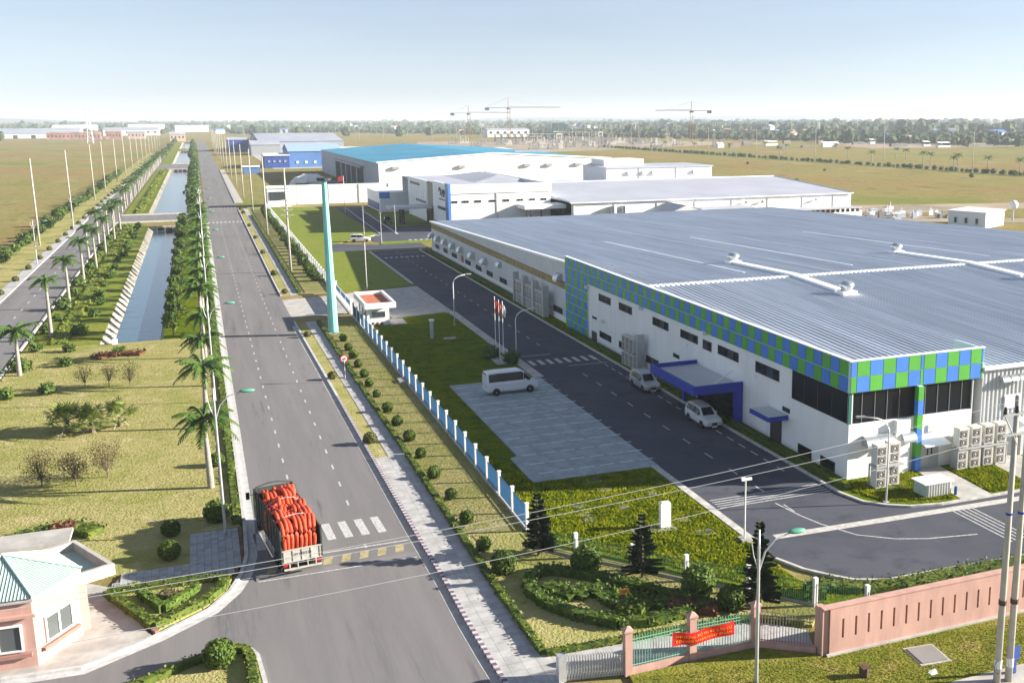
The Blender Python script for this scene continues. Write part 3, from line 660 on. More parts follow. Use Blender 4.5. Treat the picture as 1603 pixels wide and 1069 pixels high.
MB().box(58.0,282,0,58.3,290,11.2).obj('recess_wall', mat('beige', (.36,.33,.24), .8), OB)
MB().box(57.7,290,0,58.2,318,11.2).obj('sign_wall', m_wpanel, OB)
for k in range(7): MB().box(57.66,291+k*3.6,4,57.7,291.2+k*3.6,9).obj('panel_joint', m_frame, OB)
MB().box(57.6,300,9.3,57.7,314,10.0).obj('sign_strip', m_dframe, OB); MB().box(57.6,267.2,7.3,57.7,274,7.6).obj('sign_strip', m_dframe, OB)
MB().box(57.6,266,4.8,57.7,276,5.6).obj('strip_window', m_glass2, OB); MB().box(57.6,266,.4,57.7,281,1.4).obj('strip_window', m_glass, OB)
MB().box(57.6,292,4.9,57.7,306,5.5).obj('strip_window', m_glass2, OB)
def text(body, size, name, mt, parent, loc, rot, ext=.01, shear=0, spacing=1.0):
    c = bpy.data.curves.new('lettering', 'FONT'); c.body = body; c.size = size; c.extrude = ext; c.shear = shear; c.align_x = 'CENTER'; c.space_character = spacing
    t = bpy.data.objects.new('tmp', c); C.objects.link(t); dg = bpy.context.evaluated_depsgraph_get(); dg.update()
    me = bpy.data.meshes.new_from_object(t.evaluated_get(dg)); bpy.data.objects.remove(t); me.materials.clear(); me.materials.append(mt)
    o = bpy.data.objects.new(name, me); C.objects.link(o); o.parent = parent; o.location = loc; o.rotation_euler = rot; return o
text('MV', 3.0, 'logo_letters', m_dframe, OB, (57.6-58, 269.0-263, 8.1), (R_(90),0,R_(-90)), .05, .3)
q = MB(); q.tube([(57.6, 272.8+1.0*math.cos(a*.52), 9.4+1.0*math.sin(a*.52)) for a in range(9)], .16, 6); q.obj('logo_arc', m_dframe, OB)
for k, x in enumerate((58.3,61.2,64.4,68.2,71.8,75.5,78.7,81.8)):
    f = MB().box(x,262.9,6.95,x+1.75,263.0,7.6).obj('window', m_frame, OB)
    for j in range(2): MB().box(x+.1+j*.8,262.86,7.03,x+.82+j*.8,262.9,7.52).obj('pane', m_glass, f)
MB().box(58.3,262.88,9.2,84.4,263,9.3).obj('drip_band', m_pinkd, OB); MB().box(70.0,262.85,0,70.4,263,9.2).obj('downpipe', m_frame, OB)
q = MB(); q.box(75.5,256,5.3,88,262.8,6.3); q.obj('loading_canopy', m_wpanel, OB)
for x in (76.2,77.2,80,85.5,87.0): MB().box(x-.15,256.4,0,x+.15,256.8,5.3).obj('canopy_column', m_dframe, OB)
q = MB(); q.box(46.5,283,4.2,57.6,291,4.8); q.obj('porch_roof', m_gwall, OB)
for y in (285,289): MB().box(49.6,y-.4,0,50.4,y+.4,4.2).obj('porch_column', m_dframe, OB)
MB().box(57.6,283,0,57.7,291,4).obj('entrance_glazing', m_glass, OB)
q = MB(); q.box(50.5,326,0,62,352,5.9); lw = q.obj('low_wing', m_wpanel, OB); MB().box(50.3,325.8,4.2,53.4,326,6).obj('corner_fin', m_pblue, OB); MB().box(50.35,328,.4,50.5,351,2.6).obj('strip_window', m_navy, OB)
HB = thing('factory_hall', 'long low white production hall with pale grey roof behind the checkered factory', 'factory', (86,252,0), site=True)
q = MB(); q.box(86.5,252,0,170,252.3,6.9); q.box(169.7,252.3,0,170,330,6.9); q.box(86.5,252.3,0,86.8,300,6.9); q.obj('wall', m_wwall, HB)
q = MB(); q.add([(86.2,251.5,6.95),(170.4,251.5,6.95),(170.4,296,9.45),(86.2,296,9.45),(86.2,340,7.2),(170.4,340,7.2)], [(0,1,2,3),(3,2,5,4)]); q.add([(86.5,252,6.9),(86.5,296,9.4),(86.5,252,0),(86.5,296,0)], [(0,1,3,2)]); q.obj('roof', m_roof2, HB)
q = MB(); q.box(86.2,251.4,6.75,170.5,251.55,7.0); q.tube([(170.4,251.5,6.98),(170.4,296,9.5)], .18, 4); q.tube([(86.2,251.5,6.98),(86.2,296,9.5)], .22, 4); q.tube([(86.2,296,9.5),(170.4,296,9.5)], .18, 4); q.obj('roof_flashing', m_wpanel, HB)
for x in (87,98,110,121,132,143,154,164): MB().box(x,251.85,0,x+.35,252,6.8).obj('downpipe', m_frame, HB)
for x in (97.5,100.5): MB().tube([(x,251,0),(x,251,5.8)], .9, 10).obj('dust_duct', m_galv, HB)
q = MB(); q.box(106.8,240,0,119,251.7,3.9); q.add([(106.5,239.8,3.8),(113,239.8,6.3),(119.3,239.8,3.8),(106.5,251.7,3.8),(113,251.7,6.3),(119.3,251.7,3.8)], [(0,1,4,3),(1,2,5,4),(0,2,1)]); q.obj('gabled_annex', m_gwall, HB)
q = MB(); q.box(119.4,244,0,134,251.8,4.6); q.obj('annex', m_wwall, HB); q = MB(); q.box(119.2,243.6,4.6,134.4,251.8,4.9); q.obj('annex_roof', m_roof2, HB)
for x in range(5): MB().box(128+x*1.2,243.9,2.8,128.9+x*1.2,244,4.2).obj('window', m_glass2, HB)
q = MB(); q.box(146,245,3.2,169,251.8,3.5); q.obj('lean_to_roof', m_roof2, HB)
for x in range(14): MB().box(147+x*1.6,246,2.2,148+x*1.6,246.1,3.1).obj('window', m_dframe, HB)
for x in (136,141,158): MB().tube([(x,251.7,5.2),(x,251.2,5.6),(x,250.8,5.4)], .3, 8).obj('wall_vent', m_hood, HB)
WB = thing('plant_block', 'white block with shadowed wall vents rising behind the long hall', 'building', (119,312,0), site=True)
q = MB(); q.box(119,312,0,156,334,12.3); q.obj('wall', m_wwall, WB); MB().box(118.6,311.6,12.3,156.4,334.4,12.6).obj('roof_slab', m_roof2, WB)
MB().box(122,322,12.6,136,334,14.6).obj('roof_house', m_wwall, WB)
for x in (126,131,134.5,149): MB().box(x,311.4,10.2,x+1.8,312,11.2).obj('wall_vent', m_frame, WB)
for x in (130,143): MB().box(x,311.85,7,x+.3,312,12.3).obj('downpipe', m_frame, WB)
# ================================================================ THIRD FACTORY: white walls under a blue roof
BB = thing('blue_roof_factory', 'large white warehouse with bright blue gabled roof', 'warehouse', (62,400,0), site=True)
gx0,gx1,gxm,gy0,gy1 = 62,154,106,400,592
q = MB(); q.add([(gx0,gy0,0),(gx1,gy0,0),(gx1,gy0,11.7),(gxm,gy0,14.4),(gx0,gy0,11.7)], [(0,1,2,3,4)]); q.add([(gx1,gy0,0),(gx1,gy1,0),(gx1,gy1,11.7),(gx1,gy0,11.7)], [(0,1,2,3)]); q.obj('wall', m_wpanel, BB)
q = MB(); q.add([(gx0,gy1,0),(gx0,gy0,0),(gx0,gy0,11.7),(gx0,gy1,11.7)], [(0,1,2,3)]); q.obj('side_wall', m_greybl, BB)  # west wall of the white factory, its shadow put into the grey-blue colour
q = MB(); q.add([(gx0-.6,gy0+.5,11.75),(gxm,gy0+.5,14.5),(gxm,gy1,14.5),(gx0-.6,gy1,11.75),(gx1+.5,gy0+.5,11.75),(gx1+.5,gy1,11.75)], [(0,1,2,3),(1,4,5,2)]); q.obj('roof', m_blueroof, BB)
q = MB(); q.tube([(gx0-.6,gy0,11.9),(gxm,gy0,14.65),(gx1+.6,gy0,11.9)], .35, 4); q.obj('roof_flashing', m_wpanel, BB)
MB().box(61.8,440,0,62,530,8.5).obj('dock_opening', m_black, BB)
for y in (455,472,489,506): MB().box(61.5,y,0,61.8,y+2.5,8.5).obj('dock_pier', m_greybl, BB)
MB().box(60.5,438,8.5,62,532,9.2).obj('dock_canopy', m_greybl, BB)
for x in (67,92,118,127,139,146): MB().box(x,399.2,9.4,x+2.6,400,10.4).obj('wall_vent', m_galv, BB)
MB().box(123,430,14,138,432,14.6).obj('roof_light', m_greybl, BB)
q = MB(); q.box(20.6,368,0,70,368.4,6.4); bw = q.obj('boundary_wall', m_wwall); tag(bw, 'tall white boundary wall behind the flag and lawn', 'wall')
for x in range(30,70,10): MB().box(x,367.8,0,x+.3,368,6.3).obj('wall_joint', m_frame, bw)
GB = thing('gate_office', 'small flat white guard office with dark window beside the far gate', 'building', (20,369.5,0), site=True)
q = MB(); q.box(20,360,0,27,367.7,6.0); q.obj('wall', m_wwall, GB); MB().box(19.8,359.7,6.0,27.2,367.9,6.3).obj('roof_slab', m_wpanel, GB); MB().box(20.6,359.85,2.2,25.4,360,4.9).obj('window', m_glass2, GB)
# ================================================================ VEGETATION
rg = random.Random(11)
def rvec(r): 
    while True:
        v = Vector((r.uniform(-1,1), r.uniform(-1,1), r.uniform(-1,1)))
        if .05 < v.length < 1: return v.normalized()
def frond(mb, base, az, L, rise, droop, r, lw, n=9, m=0, dense=14):
    """one feather frond: drooping midrib with paired leaflets"""
    pts = []; ca, sa = math.cos(az), math.sin(az)
    for i in range(n+1):
        t = i/n; d = L*(t*(1-.12*t)); z = rise*L*t - droop*L*t*t
        pts.append(Vector((base[0]+ca*d, base[1]+sa*d, base[2]+z)))
    mb.tube([tuple(p) for p in pts], [.035*(1-.8*i/n)+.008 for i in range(n+1)], 3, m, caps=False)
    side = Vector((-sa, ca, 0))
    for k in range(dense*2):
        t = .12+.87*(k//2)/dense; i = min(int(t*n), n-1); p = pts[i].lerp(pts[i+1], t*n-i)
        tang = (pts[i+1]-pts[i]).normalized(); s_ = 1 if k % 2 else -1
        l = lw*(math.sin(math.pi*min(1,t*.93+.07))**.6)*r.uniform(.85,1.1)
        d = (side*s_*.85+tang*.55+Vector((0,0,-.45+r.uniform(-.25,.2)))).normalized()
        w_ = tang*.1*L/2.5
        mb.add([tuple(p-w_), tuple(p+w_), tuple(p+d*l+w_*.3), tuple(p+d*l-w_*.3)], [(0,1,2,3)], m)
def palm_meshes(h, seed, nf=15, L=2.6):
    r = random.Random(seed)
    t = MB(); prof = [(0,.30),(.15,.25),(.4,.26),(h*.35,.24),(h*.7,.19),(h,.14)]
    t.tube([(.03*math.sin(z*.6+seed), .03*math.cos(z*.5+seed), z) for z,_ in prof], [q for _,q in prof], 9)
    c = MB(); c.tube([(0,0,h-.05),(0,0,h+.45),(0,0,h+1.1)], [.15,.17,.07], 8)
    f = MB()
    for k in range(nf):
        az = 2*math.pi*k/nf*1.0+r.uniform(-.2,.2)+(k%3)*.4
        up = (.75,.38,.05)[k%3]+r.uniform(-.08,.08)
        frond(f, (0,0,h+1.0), az, L*r.uniform(.85,1.1), up, (.62,.68,.62)[k%3], r, .62)
    return t.mesh('trunk', m_ptrunk, True), c.mesh('crownshaft', m_pshaft, True), f.mesh('fronds', m_palm)
PALM = [palm_meshes(4.6, 1, 19, 2.9), palm_meshes(5.0, 2, 20, 3.0), palm_meshes(4.2, 3, 18, 2.8)]
PALMT = [palm_meshes(6.2, 7, 14, 2.5), palm_meshes(6.9, 8, 15, 2.6), palm_meshes(6.5, 9, 13, 2.5)]
PALMLO = [palm_meshes(4.6, 5, 11, 2.8), palm_meshes(5.0, 6, 10, 2.7)]
def palm(x, y, label, group, v, sc=1.0, rz=0):
    o = thing('royal_palm', label, 'palm', (x,y,.05), rz, group, sc=sc)
    for n_, me in zip(('trunk','crownshaft','fronds'), v): ob(n_, me, o)
    return o
# row beside the main road
ys1 = [83.8,101,118,132.5,147.2]+[160+i*9.5 for i in range(16)]
for i, y in enumerate(ys1):
    palm(-1.05+rg.uniform(-.15,.15), y, 'royal palm beside the main road, %s from the truck in its row' % nth(i), 'royal palms along the main road', PALM[i%3], rg.uniform(.92,1.08), rg.uniform(0,6))
for i, y in enumerate([352+k*16 for k in range(19)]):
    palm(-1.2+rg.uniform(-.2,.2), y, 'distant royal palm beside the main road past the canal bridge, %s beyond it' % nth(i), 'royal palms along the main road', PALMLO[i%2], rg.uniform(.9,1.1), rg.uniform(0,6))
# row beside the avenue on the far side of the canal
ys2 = [108,131.2,154.5,177.2,200.7,224.6,248.9,276.4,298.3]
for i, y in enumerate(ys2):
    palm(-19.6-(.6 if i<2 else 0), y, 'royal palm on the canal bank by the left avenue, %s from the camera' % nth(i), 'royal palms along the left avenue', PALM[(i+1)%3] if i < 2 else PALMT[i%3], rg.uniform(.97,1.08), rg.uniform(0,6))
    if i > 4: palm(-21.5, y+9, 'inner royal palm at the kerb of the left avenue, %s of the doubled row' % nth(i-5), 'royal palms along the left avenue', PALMT[(i+1)%3], rg.uniform(.95,1.05), rg.uniform(0,6))
for i in range(30):
    palm(-22.6+rg.uniform(-.2,.2), 360+i*14.5, 'far royal palm of the dense left avenue row, %s past the canal bridge' % nth(i), 'royal palms along the left avenue', PALMLO[i%2], rg.uniform(1.0,1.2), rg.uniform(0,6))
# broadleaf trees
def tree_meshes(h, r_, seed, n=420, size=.22, trunk=.09, mt=m_leaf, low=.35, lobes=9):
    r = random.Random(seed); t = MB()
    t.tube([(0,0,0),(.04,0,h*low),(.02,.05,h*.7)], [trunk,trunk*.75,trunk*.3], 6)
    cs = []
    for k in range(lobes):
        a = r.uniform(0,6.28); d = r_*r.uniform(.15,.62); z = h*r.uniform(low+.12,.86)
        c = Vector((math.cos(a)*d, math.sin(a)*d, z)); cs.append((c, r_*r.uniform(.38,.6)))
        t.tube([(.03,0,h*low*1.0),tuple(c*.6+Vector((0,0,h*low*.5))),tuple(c)], [trunk*.5,trunk*.3,trunk*.12], 4)
    f = MB()
    for k in range(n):
        c, q = cs[r.randrange(lobes)]; d = rvec(r); p = c+Vector((d.x*q,d.y*q,d.z*q*.85))*r.uniform(.55,1.05)
        nn = (d+rvec(r)*.9).normalized(); f.leaf(p, nn, size*r.uniform(.6,1.3), r, r.uniform(.5,.9))
    return t.mesh('trunk', m_bark), f.mesh('crown', mt)
TREE = [tree_meshes(3.6,1.25,s,700,.17) for s in (21,22,23)]
TREELO = [tree_meshes(4.2,1.6,s,170,.42) for s in (31,32,33)]
def tree(x, y, label, group, v, sc=1, rz=0, cat='tree', name='leafy_tree'):
    o = thing(name, label, cat, (x,y,.05), rz, group, sc=sc); ob('trunk', v[0], o); ob('crown', v[1], o); return o
i = 0; y = 147.
while y < 306:
    tree(-4.75+rg.uniform(-.25,.25), y, 'slim leafy tree on the right canal bank, %s from the park lawn' % nth(i), 'trees along the right canal bank', TREE[i%3], rg.uniform(.85,1.15), rg.uniform(0,6)); i += 1; y += 4.6
i = 0
for k in range(46):
    y = 352+k*6.6
    tree(-2.6+rg.uniform(-.4,.4), y, 'dense tree between canal and main road past the bridge, %s beyond it' % nth(i), 'trees along the right canal bank', TREELO[i%3], rg.uniform(.95,1.3), rg.uniform(0,6)); i += 1
for k in range(40):
    tree(-3.0+rg.uniform(-.5,.5), 742+k*15, 'distant tree by the canal, %s past the second canal bridge' % nth(k), 'trees along the right canal bank', TREELO[k%3], rg.uniform(1.1,1.5), rg.uniform(0,6))
for k in range(34):
    tree(-22.3+rg.uniform(-.6,.6), 800+k*18, 'distant tree by the left avenue, %s past the second canal bridge' % nth(k), 'trees along the left avenue', TREELO[(k+1)%3], rg.uniform(1.1,1.6), rg.uniform(0,6))
# shrubs
def bush_mesh(rx, rz, seed, n=420, size=.085, mt=m_shrub, rough=.12, name='shrub'):
    r = random.Random(seed); f = MB(); f.ball((0,0,rz*.98), (rx*.9,rx*.9,rz*.9), 12, 8, 0, rough*.5, r)
    for k in range(n):
        d = rvec(r); q = 1+r.uniform(-rough,rough)
        p = (d.x*rx*q, d.y*rx*q, rz*.98+d.z*rz*q)
        if p[2] < .02: continue
        f.leaf(p, (d+rvec(r)*.8).normalized(), size*r.uniform(.6,1.4), r, .7)
    return f.mesh(name, mt)
BALL = [bush_mesh(.56,.58,s,620) for s in (41,42,43)]
BIGB = [bush_mesh(.95,.9,s,1300,.1) for s in (51,52)]
DBALL = [bush_mesh(.5,.42,s,420,.08,mat('kerb_shrub_leaf',(.055,.07,.018),.7,col2=(.13,.12,.03),scale=3.0)) for s in (61,62)]
WILD = [bush_mesh(.9,.75,s,300,.2,m_leaf,.38) for s in (71,72,73)]
def bush(x, y, me, label, group, sc=1, cat='shrub', name='round_shrub', z=.08):
    o = ob(name, me, None, (x,y,z), rg.uniform(0,6), sc); return tag(o, label, cat, group)
rowb = [(15.49,135.7),(15.33,129.7),(15.29,125.1),(15.2,120.2),(15.12,115),(15.03,110.8),(15.06,106),(15.15,100),(15.21,95),(15.36,89.7),(15.37,84.7),(15.33,79.2),(15.52,74),(15.47,68.8),(15.44,63.8)]
for i, (x,y) in enumerate(rowb[::-1]):
    bush(x, y, BALL[i%3], 'clipped ball shrub behind the footpath hedge, %s from the flower garden' % nth(i), 'ball shrubs behind the footpath hedge', rg.uniform(.74,.92) if i != 8 else .68)
for i, (x,y) in enumerate([(12.05,90.5),(11.8,115.8),(11.5,140.5),(11.5,172.9+5),(11.3,200),(11.3,233.9),(11.4,265.3),(11.4,296.5),(11.6,338),(11.4,352)]):
    bush(x, y, DBALL[i%2], 'small brownish shrub at the right road kerb, %s from the speed hump' % nth(i), 'kerb shrubs along the main road', (1.15,1.0,.9,.95)[i%4])
for x,y,l,s_ in ((15.7,59.9,'dark ball shrub nearest the footpath hedge by the garden',.8),(20.5,58.0,'large ball shrub behind the leaf-shaped garden hedge',.95),(25.6,52.4,'large ball shrub before the green mesh fence',1.0),(26.5,49.9,'low dark ball shrub behind the railing fence and lamp post',.8),
        (-3.7,74.6,'round shrub on the park lawn left of the walk',.62),(-3.7,70.4,'round shrub in the shade behind the gatehouse annex',.68),(-.75,76.2,'rounded shrub beside the road kerb near the truck',.85),(-.5,89.2,'low shrub at the foot of the nearest roadside palm',.62),(-1.0,54.6,'round shrub on the kerbed island by the side drive',.8)):
    bush(x, y, BIGB[0], l, None, s_)
i = 0; y = 122.
while y < 316:                      # bushes on the left bank
    for x in (-16.0,-20.4):
        bush(x+rg.uniform(-.5,.5), y+rg.uniform(-2,2), WILD[i%3], 'bushy shrub on the grassy left canal bank, %s from the park lawn' % nth(i), 'shrubs on the left canal bank', rg.uniform(.55,1.1), name='bank_shrub'); i += 1
    y += 11.
i = 0; y = 205.
while y < 620:
    bush(-38.2+rg.uniform(-.8,.8), y, WILD[i%3], 'wild bush at the field edge beyond the left avenue, %s along the row' % nth(i), 'bushes along the field edge', rg.uniform(.9,1.7), name='field_bush'); i += 1; y += rg.uniform(5,10)
i = 0; y = 190.
while y < 350:
    bush(17.7+rg.uniform(-.3,.3), y, WILD[i%3], 'dark bush against the far white railing fence, %s from the driveway' % nth(i), 'bushes against the far railing fence', rg.uniform(.8,1.2), name='fence_bush'); i += 1; y += rg.uniform(4.5,6.5)
for i in range(26):
    bush(-31.3, 195+i*16, DBALL[i%2], 'small shrub in the footpath of the left avenue, %s from the camera' % nth(i), 'kerb shrubs along the left avenue', 1.1, name='kerb_shrub')
bush(30.4,118.6,WILD[0],'dark bush beside the leftmost flagpole',None,1.0,name='flag_bush'); bush(31.9,115.2,WILD[1],'dark bush between the flagpoles and the van',None,.95,name='flag_bush')
# hedges
m_lime = mat('lime_leaf', (.13,.18,.02), .7, col2=(.22,.25,.03), scale=1.2, trans=.2)
def hedge(path, w_, h_, name, label, mt=m_hedge, dens=26, size=.1, closed=False, z0=.06, cat='hedge', jag=.08):
    r = random.Random(len(path)*7+int(path[0][1])); m_ = MB(); tot = 0
    P = list(path)+([path[0]] if closed else [])
    for (ax,ay),(bx,by) in zip(P, P[1:]):
        l = math.hypot(bx-ax,by-ay); ux,uy = (bx-ax)/l,(by-ay)/l; nx,ny = -uy*w_/2,ux*w_/2
        k = max(1,int(l/.8))
        for s in range(k):
            t0,t1 = s/k,(s+1)/k; q0,q1 = (ax+(bx-ax)*t0, ay+(by-ay)*t0),(ax+(bx-ax)*t1, ay+(by-ay)*t1)
            hh = h_*r.uniform(.88,1.02)
            m_.prism([(q0[0]+nx*.9,q0[1]+ny*.9),(q0[0]-nx*.9,q0[1]-ny*.9),(q1[0]-nx*.9,q1[1]-ny*.9),(q1[0]+nx*.9,q1[1]+ny*.9)], z0-.1, z0+hh*.93)
        for c in range(int(l*(w_+2*h_)*dens)):
            t = r.random(); q = (ax+(bx-ax)*t, ay+(by-ay)*t); u = r.uniform(0, w_+2*h_)
            if u < h_: off, z, d = -1, u, Vector((-nx,-ny,.2))
            elif u < h_+w_: off, z, d = -1+2*(u-h_)/w_, h_, Vector((0,0,1))
            else: off, z, d = 1, u-h_-w_, Vector((nx,ny,.2))
            p = (q[0]+nx*off+r.uniform(-jag,jag), q[1]+ny*off+r.uniform(-jag,jag), z0+z+r.uniform(-jag,jag))
            m_.leaf(p, (d.normalized()+rvec(r)*.8).normalized(), size*r.uniform(.6,1.4), r, .7)
    return tag(m_.obj(name, mt), label, cat)
hedge([(14.86,49.2),(14.68,56),(14.55,67),(14.42,86)], .42, .42, 'clipped_hedge', 'clipped low hedge along the right edge of the near footpath', dens=40, size=.08)
hedge([(14.42,86.3),(14.1,115),(13.85,150)], .42, .4, 'clipped_hedge', 'clipped low hedge along the footpath behind the speed sign', dens=26, size=.09)
hedge([(13.75,177),(13.75,250),(13.7,330)], .5, .45, 'clipped_hedge', 'long low hedge beside the footpath past the driveway', dens=8, size=.14)
hedge([(15.0,48.95),(19.2,48.75),(25,48.5),(26.8,48.25),(29.4,46.6)], .4, .4, 'clipped_hedge', 'clipped hedge between the flower garden and the gate pavement', dens=40, size=.08)
eye = [(16.6,57.6),(17.4,58.6),(18.4,58.7),(19.3,57.9),(20.8,56.4),(22.4,54.4),(24.3,52.0),(25.6,50.4),(23.6,50.2),(21.2,50.0),(19.7,50.4),(18.0,52.2),(16.9,54.0),(16.35,56.2)]
hedge(eye, .75, .62, 'garden_hedge', 'leaf-shaped dark hedge ring of the roadside flower garden', m_shrub, 34, .1, True, jag=.12)
hedge([(17.6,56.8),(18.6,54.6),(20.0,55.6),(20.6,52.6),(21.6,54.2),(22.4,51.6),(23.6,52.2)], 1.25, .42, 'garden_planting', 'dense green planting inside the leaf-shaped hedge', m_shrub, 30, .12, jag=.2, cat='planting')
hedge([(20.4,52.2),(21.6,51.2)], 1.3, .75, 'garden_planting', 'bright green mound with orange sign inside the garden', m_hedge, 46, .11, jag=.22, cat='planting')
hedge([(23.2,51.4),(25.6,49.8)], 1.2, .55, 'garden_planting', 'planting with reddish leaves at the garden end by the railings', m_maroon, 34, .1, jag=.18, cat='planting')
hedge([(-7.0,65.9),(-4.35,60.35),(-1.6,62.5),(-.65,64.1),(-.45,65.4),(-1.5,65.7),(-6.6,66.0)], .55, .45, 'garden_hedge', 'clipped hedge around the triangular bed beside the gatehouse drive', m_hedge, 36, .085, True, z0=.14)
hedge([(-5.2,65.0),(-3.9,62.2),(-2.1,64.4)], .5, .55, 'garden_hedge', 'inner v-shaped hedge of the triangular bed by the gatehouse', m_shrub, 34, .09, z0=.14)
hedge([(-4.1,64.6),(-3.2,63.9)], .9, .35, 'garden_planting', 'brown-leaved planting inside the v-shaped hedge', m_dry, 40, .08, z0=.14, cat='planting')
hedge([(-7.4,52.2),(-4.0,54.3),(-2.2,55.3),(-.3,55.85),(.3,55.5),(.5,54.5),(.55,50)], .5, .4, 'garden_hedge', 'clipped hedge around the kerbed island at the picture bottom', m_hedge, 36, .085, z0=.13)
hedge([(-14.2,76.6),(-12.4,78.1),(-10.2,78.4),(-8.4,76.6)], 1.5, .55, 'flower_mound', 'long mound of green and reddish planting behind the gatehouse roof', m_hedge, 34, .11, jag=.2, cat='planting')
hedge([(-11.3,78.0),(-9.8,78.0)], 1.0, .75, 'flower_mound', 'maroon-leaved clump on top of the planting mound', m_maroon, 44, .1, jag=.2, cat='planting')
hedge([(-13.2,137.2),(-10.8,138.6),(-8.0,137.6)], 2.0, .35, 'flower_mound', 'rust coloured planting bed on the park lawn before the canal', m_maroon, 22, .16, jag=.25, cat='planting')
hedge([(-11.2,139),(-9.9,138.9)], 1.3, .8, 'flower_mound', 'green clump in the rust coloured bed on the park lawn', m_shrub, 30, .14, jag=.25, cat='planting')
hedge([(.55,75),(.5,105),(.4,146),(.35,200),(.35,300)], .5, .35, 'roadside_hedge', 'low green hedge along the left kerb of the main road', m_hedge, 12, .13)
hedge([(-18.1,148),(-18.1,230),(-18.2,316)], 1.9, .3, 'roadside_hedge', 'bright green ground hedge running along the left canal bank', m_lime, 6, .2, jag=.16)
hedge([(-17.6,352),(-17.6,500),(-17.6,655)], 1.8, .5, 'roadside_hedge', 'bright green hedge on the left bank past the canal bridge', m_lime, 1.6, .4, jag=.3)
hedge([(43.9,64),(44.3,100),(44.3,132)], .5, .3, 'wall_hedge', 'low dark planting along the factory side wall', m_shrub, 12, .12)
hedge([(44.5,152),(44.5,190),(44.6,226)], .7, .35, 'wall_hedge', 'low dark planting along the far wing of the factory', m_shrub, 8, .15)
hedge([(33,50.3),(35,49.1),(37.5,48.6),(41,48.6),(47,48.2)], 1.2, .4, 'wild_hedge', 'rough green plants between the factory road and the pink wall', m_hedge, 42, .085, jag=.22)
hedge([(31.6,50.0),(32.6,49.4)], 1.6, .6, 'wild_hedge', 'dark bushes behind the end of the pink wall', m_leaf, 26, .16, jag=.3)
# conifers
def conifer_meshes(h, r_, seed):
    r = random.Random(seed); t = MB(); t.tube([(0,0,0),(0,0,h)], [.09,.02], 6); f = MB(); z = .45
    while z < h-.05:
        k = 1-(z/h)**1.3; L = r_*k+.12
        for j in range(11):
            a = r.uniform(0,6.28); l = L*r.uniform(.6,1.15)
            ca, sa = math.cos(a), math.sin(a); tip = Vector((ca*l, sa*l, z-.12*l+r.uniform(.0,.25)*l)); b0 = Vector((0,0,z))
            f.tube([tuple(b0),tuple(tip)], [.02,.008], 3, caps=False)
            for q in range(9):
                s_ = .25+.75*q/9; p = b0.lerp(tip, s_); w_ = .2*(1.1-s_)+.11
                d = Vector((-sa,ca,0))*w_; u = Vector((ca,sa,.5))*.13
                f.add([tuple(p-d),tuple(p-u*.4),tuple(p+d),tuple(p+u)], [(0,1,2,3)])
                f.add([tuple(p-d*.6+Vector((0,0,-.07))),tuple(p+u*.9),tuple(p+d*.6+Vector((0,0,.1))),tuple(p-u*.5)], [(0,1,2,3)])
        z += r.uniform(.2,.3)
    return t.mesh('trunk', m_bark), f.mesh('crown', m_dark)
for k, (x,y,h,l) in enumerate(((18.5,61.6,4.3,'dark conical conifer at the corner of the blue and green fences'),(23.4,55.8,4.2,'dark conical conifer in front of the white marker pillar'),(28.2,49.7,5.3,'tall dark conifer behind the lamp post by the railings'))):
    tree(x, y, l, 'dark conifers by the garden', conifer_meshes(h, 1.25, 80+k), 1, 0, 'conifer', 'conifer')
# bare small trees and fan palms on the park lawn
BARE = [tree_meshes(3.1,1.35,s,900,.05,.06,m_dry,.22,18) for s in (91,92,93)]
BARE2 = [tree_meshes(3.0,1.6,s,1900,.055,.07,m_dry,.2,20) for s in (94,95,96)]
for k,(x,y) in enumerate(((-12.9,121.8),(-10.6,121.5),(-8.5,120.7))): tree(x, y, ('leftmost','middle','rightmost')[k]+' of three sparse bare saplings before the canal', 'bare saplings on the park lawn', BARE[k], .95, k, 'tree', 'bare_tree')
for k,(x,y) in enumerate(((-13.2,89.3),(-10.7,88.2),(-8.6,89.6))): tree(x, y, ('leftmost','middle','rightmost')[k]+' of three brownish small trees nearer the gatehouse', 'brownish trees on the park lawn', BARE2[k], 1.0, k, 'tree', 'bare_tree')
def fan_palm(seed, n=26):
    r = random.Random(seed); t = MB(); t.tube([(0,0,0),(0,0,.5),(0,0,.95)], [.24,.2,.16], 8); f = MB()
    for k in range(n):
        a = r.uniform(0,6.28); up = (.05,.45,.9,1.3)[k%4]+r.uniform(-.2,.2); L = r.uniform(.75,1.35)
        d = Vector((math.cos(a)*math.cos(up), math.sin(a)*math.cos(up), math.sin(up))); p = Vector((0,0,.95))+d*L
        f.tube([(0,0,.9),tuple(p)], [.03,.018], 3, caps=False)
        s_ = d.cross(Vector((0,0,1))); s_ = s_.normalized() if s_.length > .01 else Vector((1,0,0)); n2 = s_.cross(d)
        for j in range(11):
            an = -1.75+3.5*j/10; e = (d*math.cos(an)+s_*math.sin(an)).normalized(); q = p+e*r.uniform(.62,.9)+Vector((0,0,-.22*abs(an)*r.uniform(.5,1.2)))
            wv = e.cross(n2).normalized()*.07
            f.add([tuple(p),tuple(p.lerp(q,.55)+wv),tuple(q),tuple(p.lerp(q,.55)-wv)], [(0,1,2,3)])
    return t.mesh('trunk', m_bark), f.mesh('fronds', mat('fan_frond',(.09,.16,.025),.6,col2=(.34,.38,.09),scale=2.5,trans=.3))
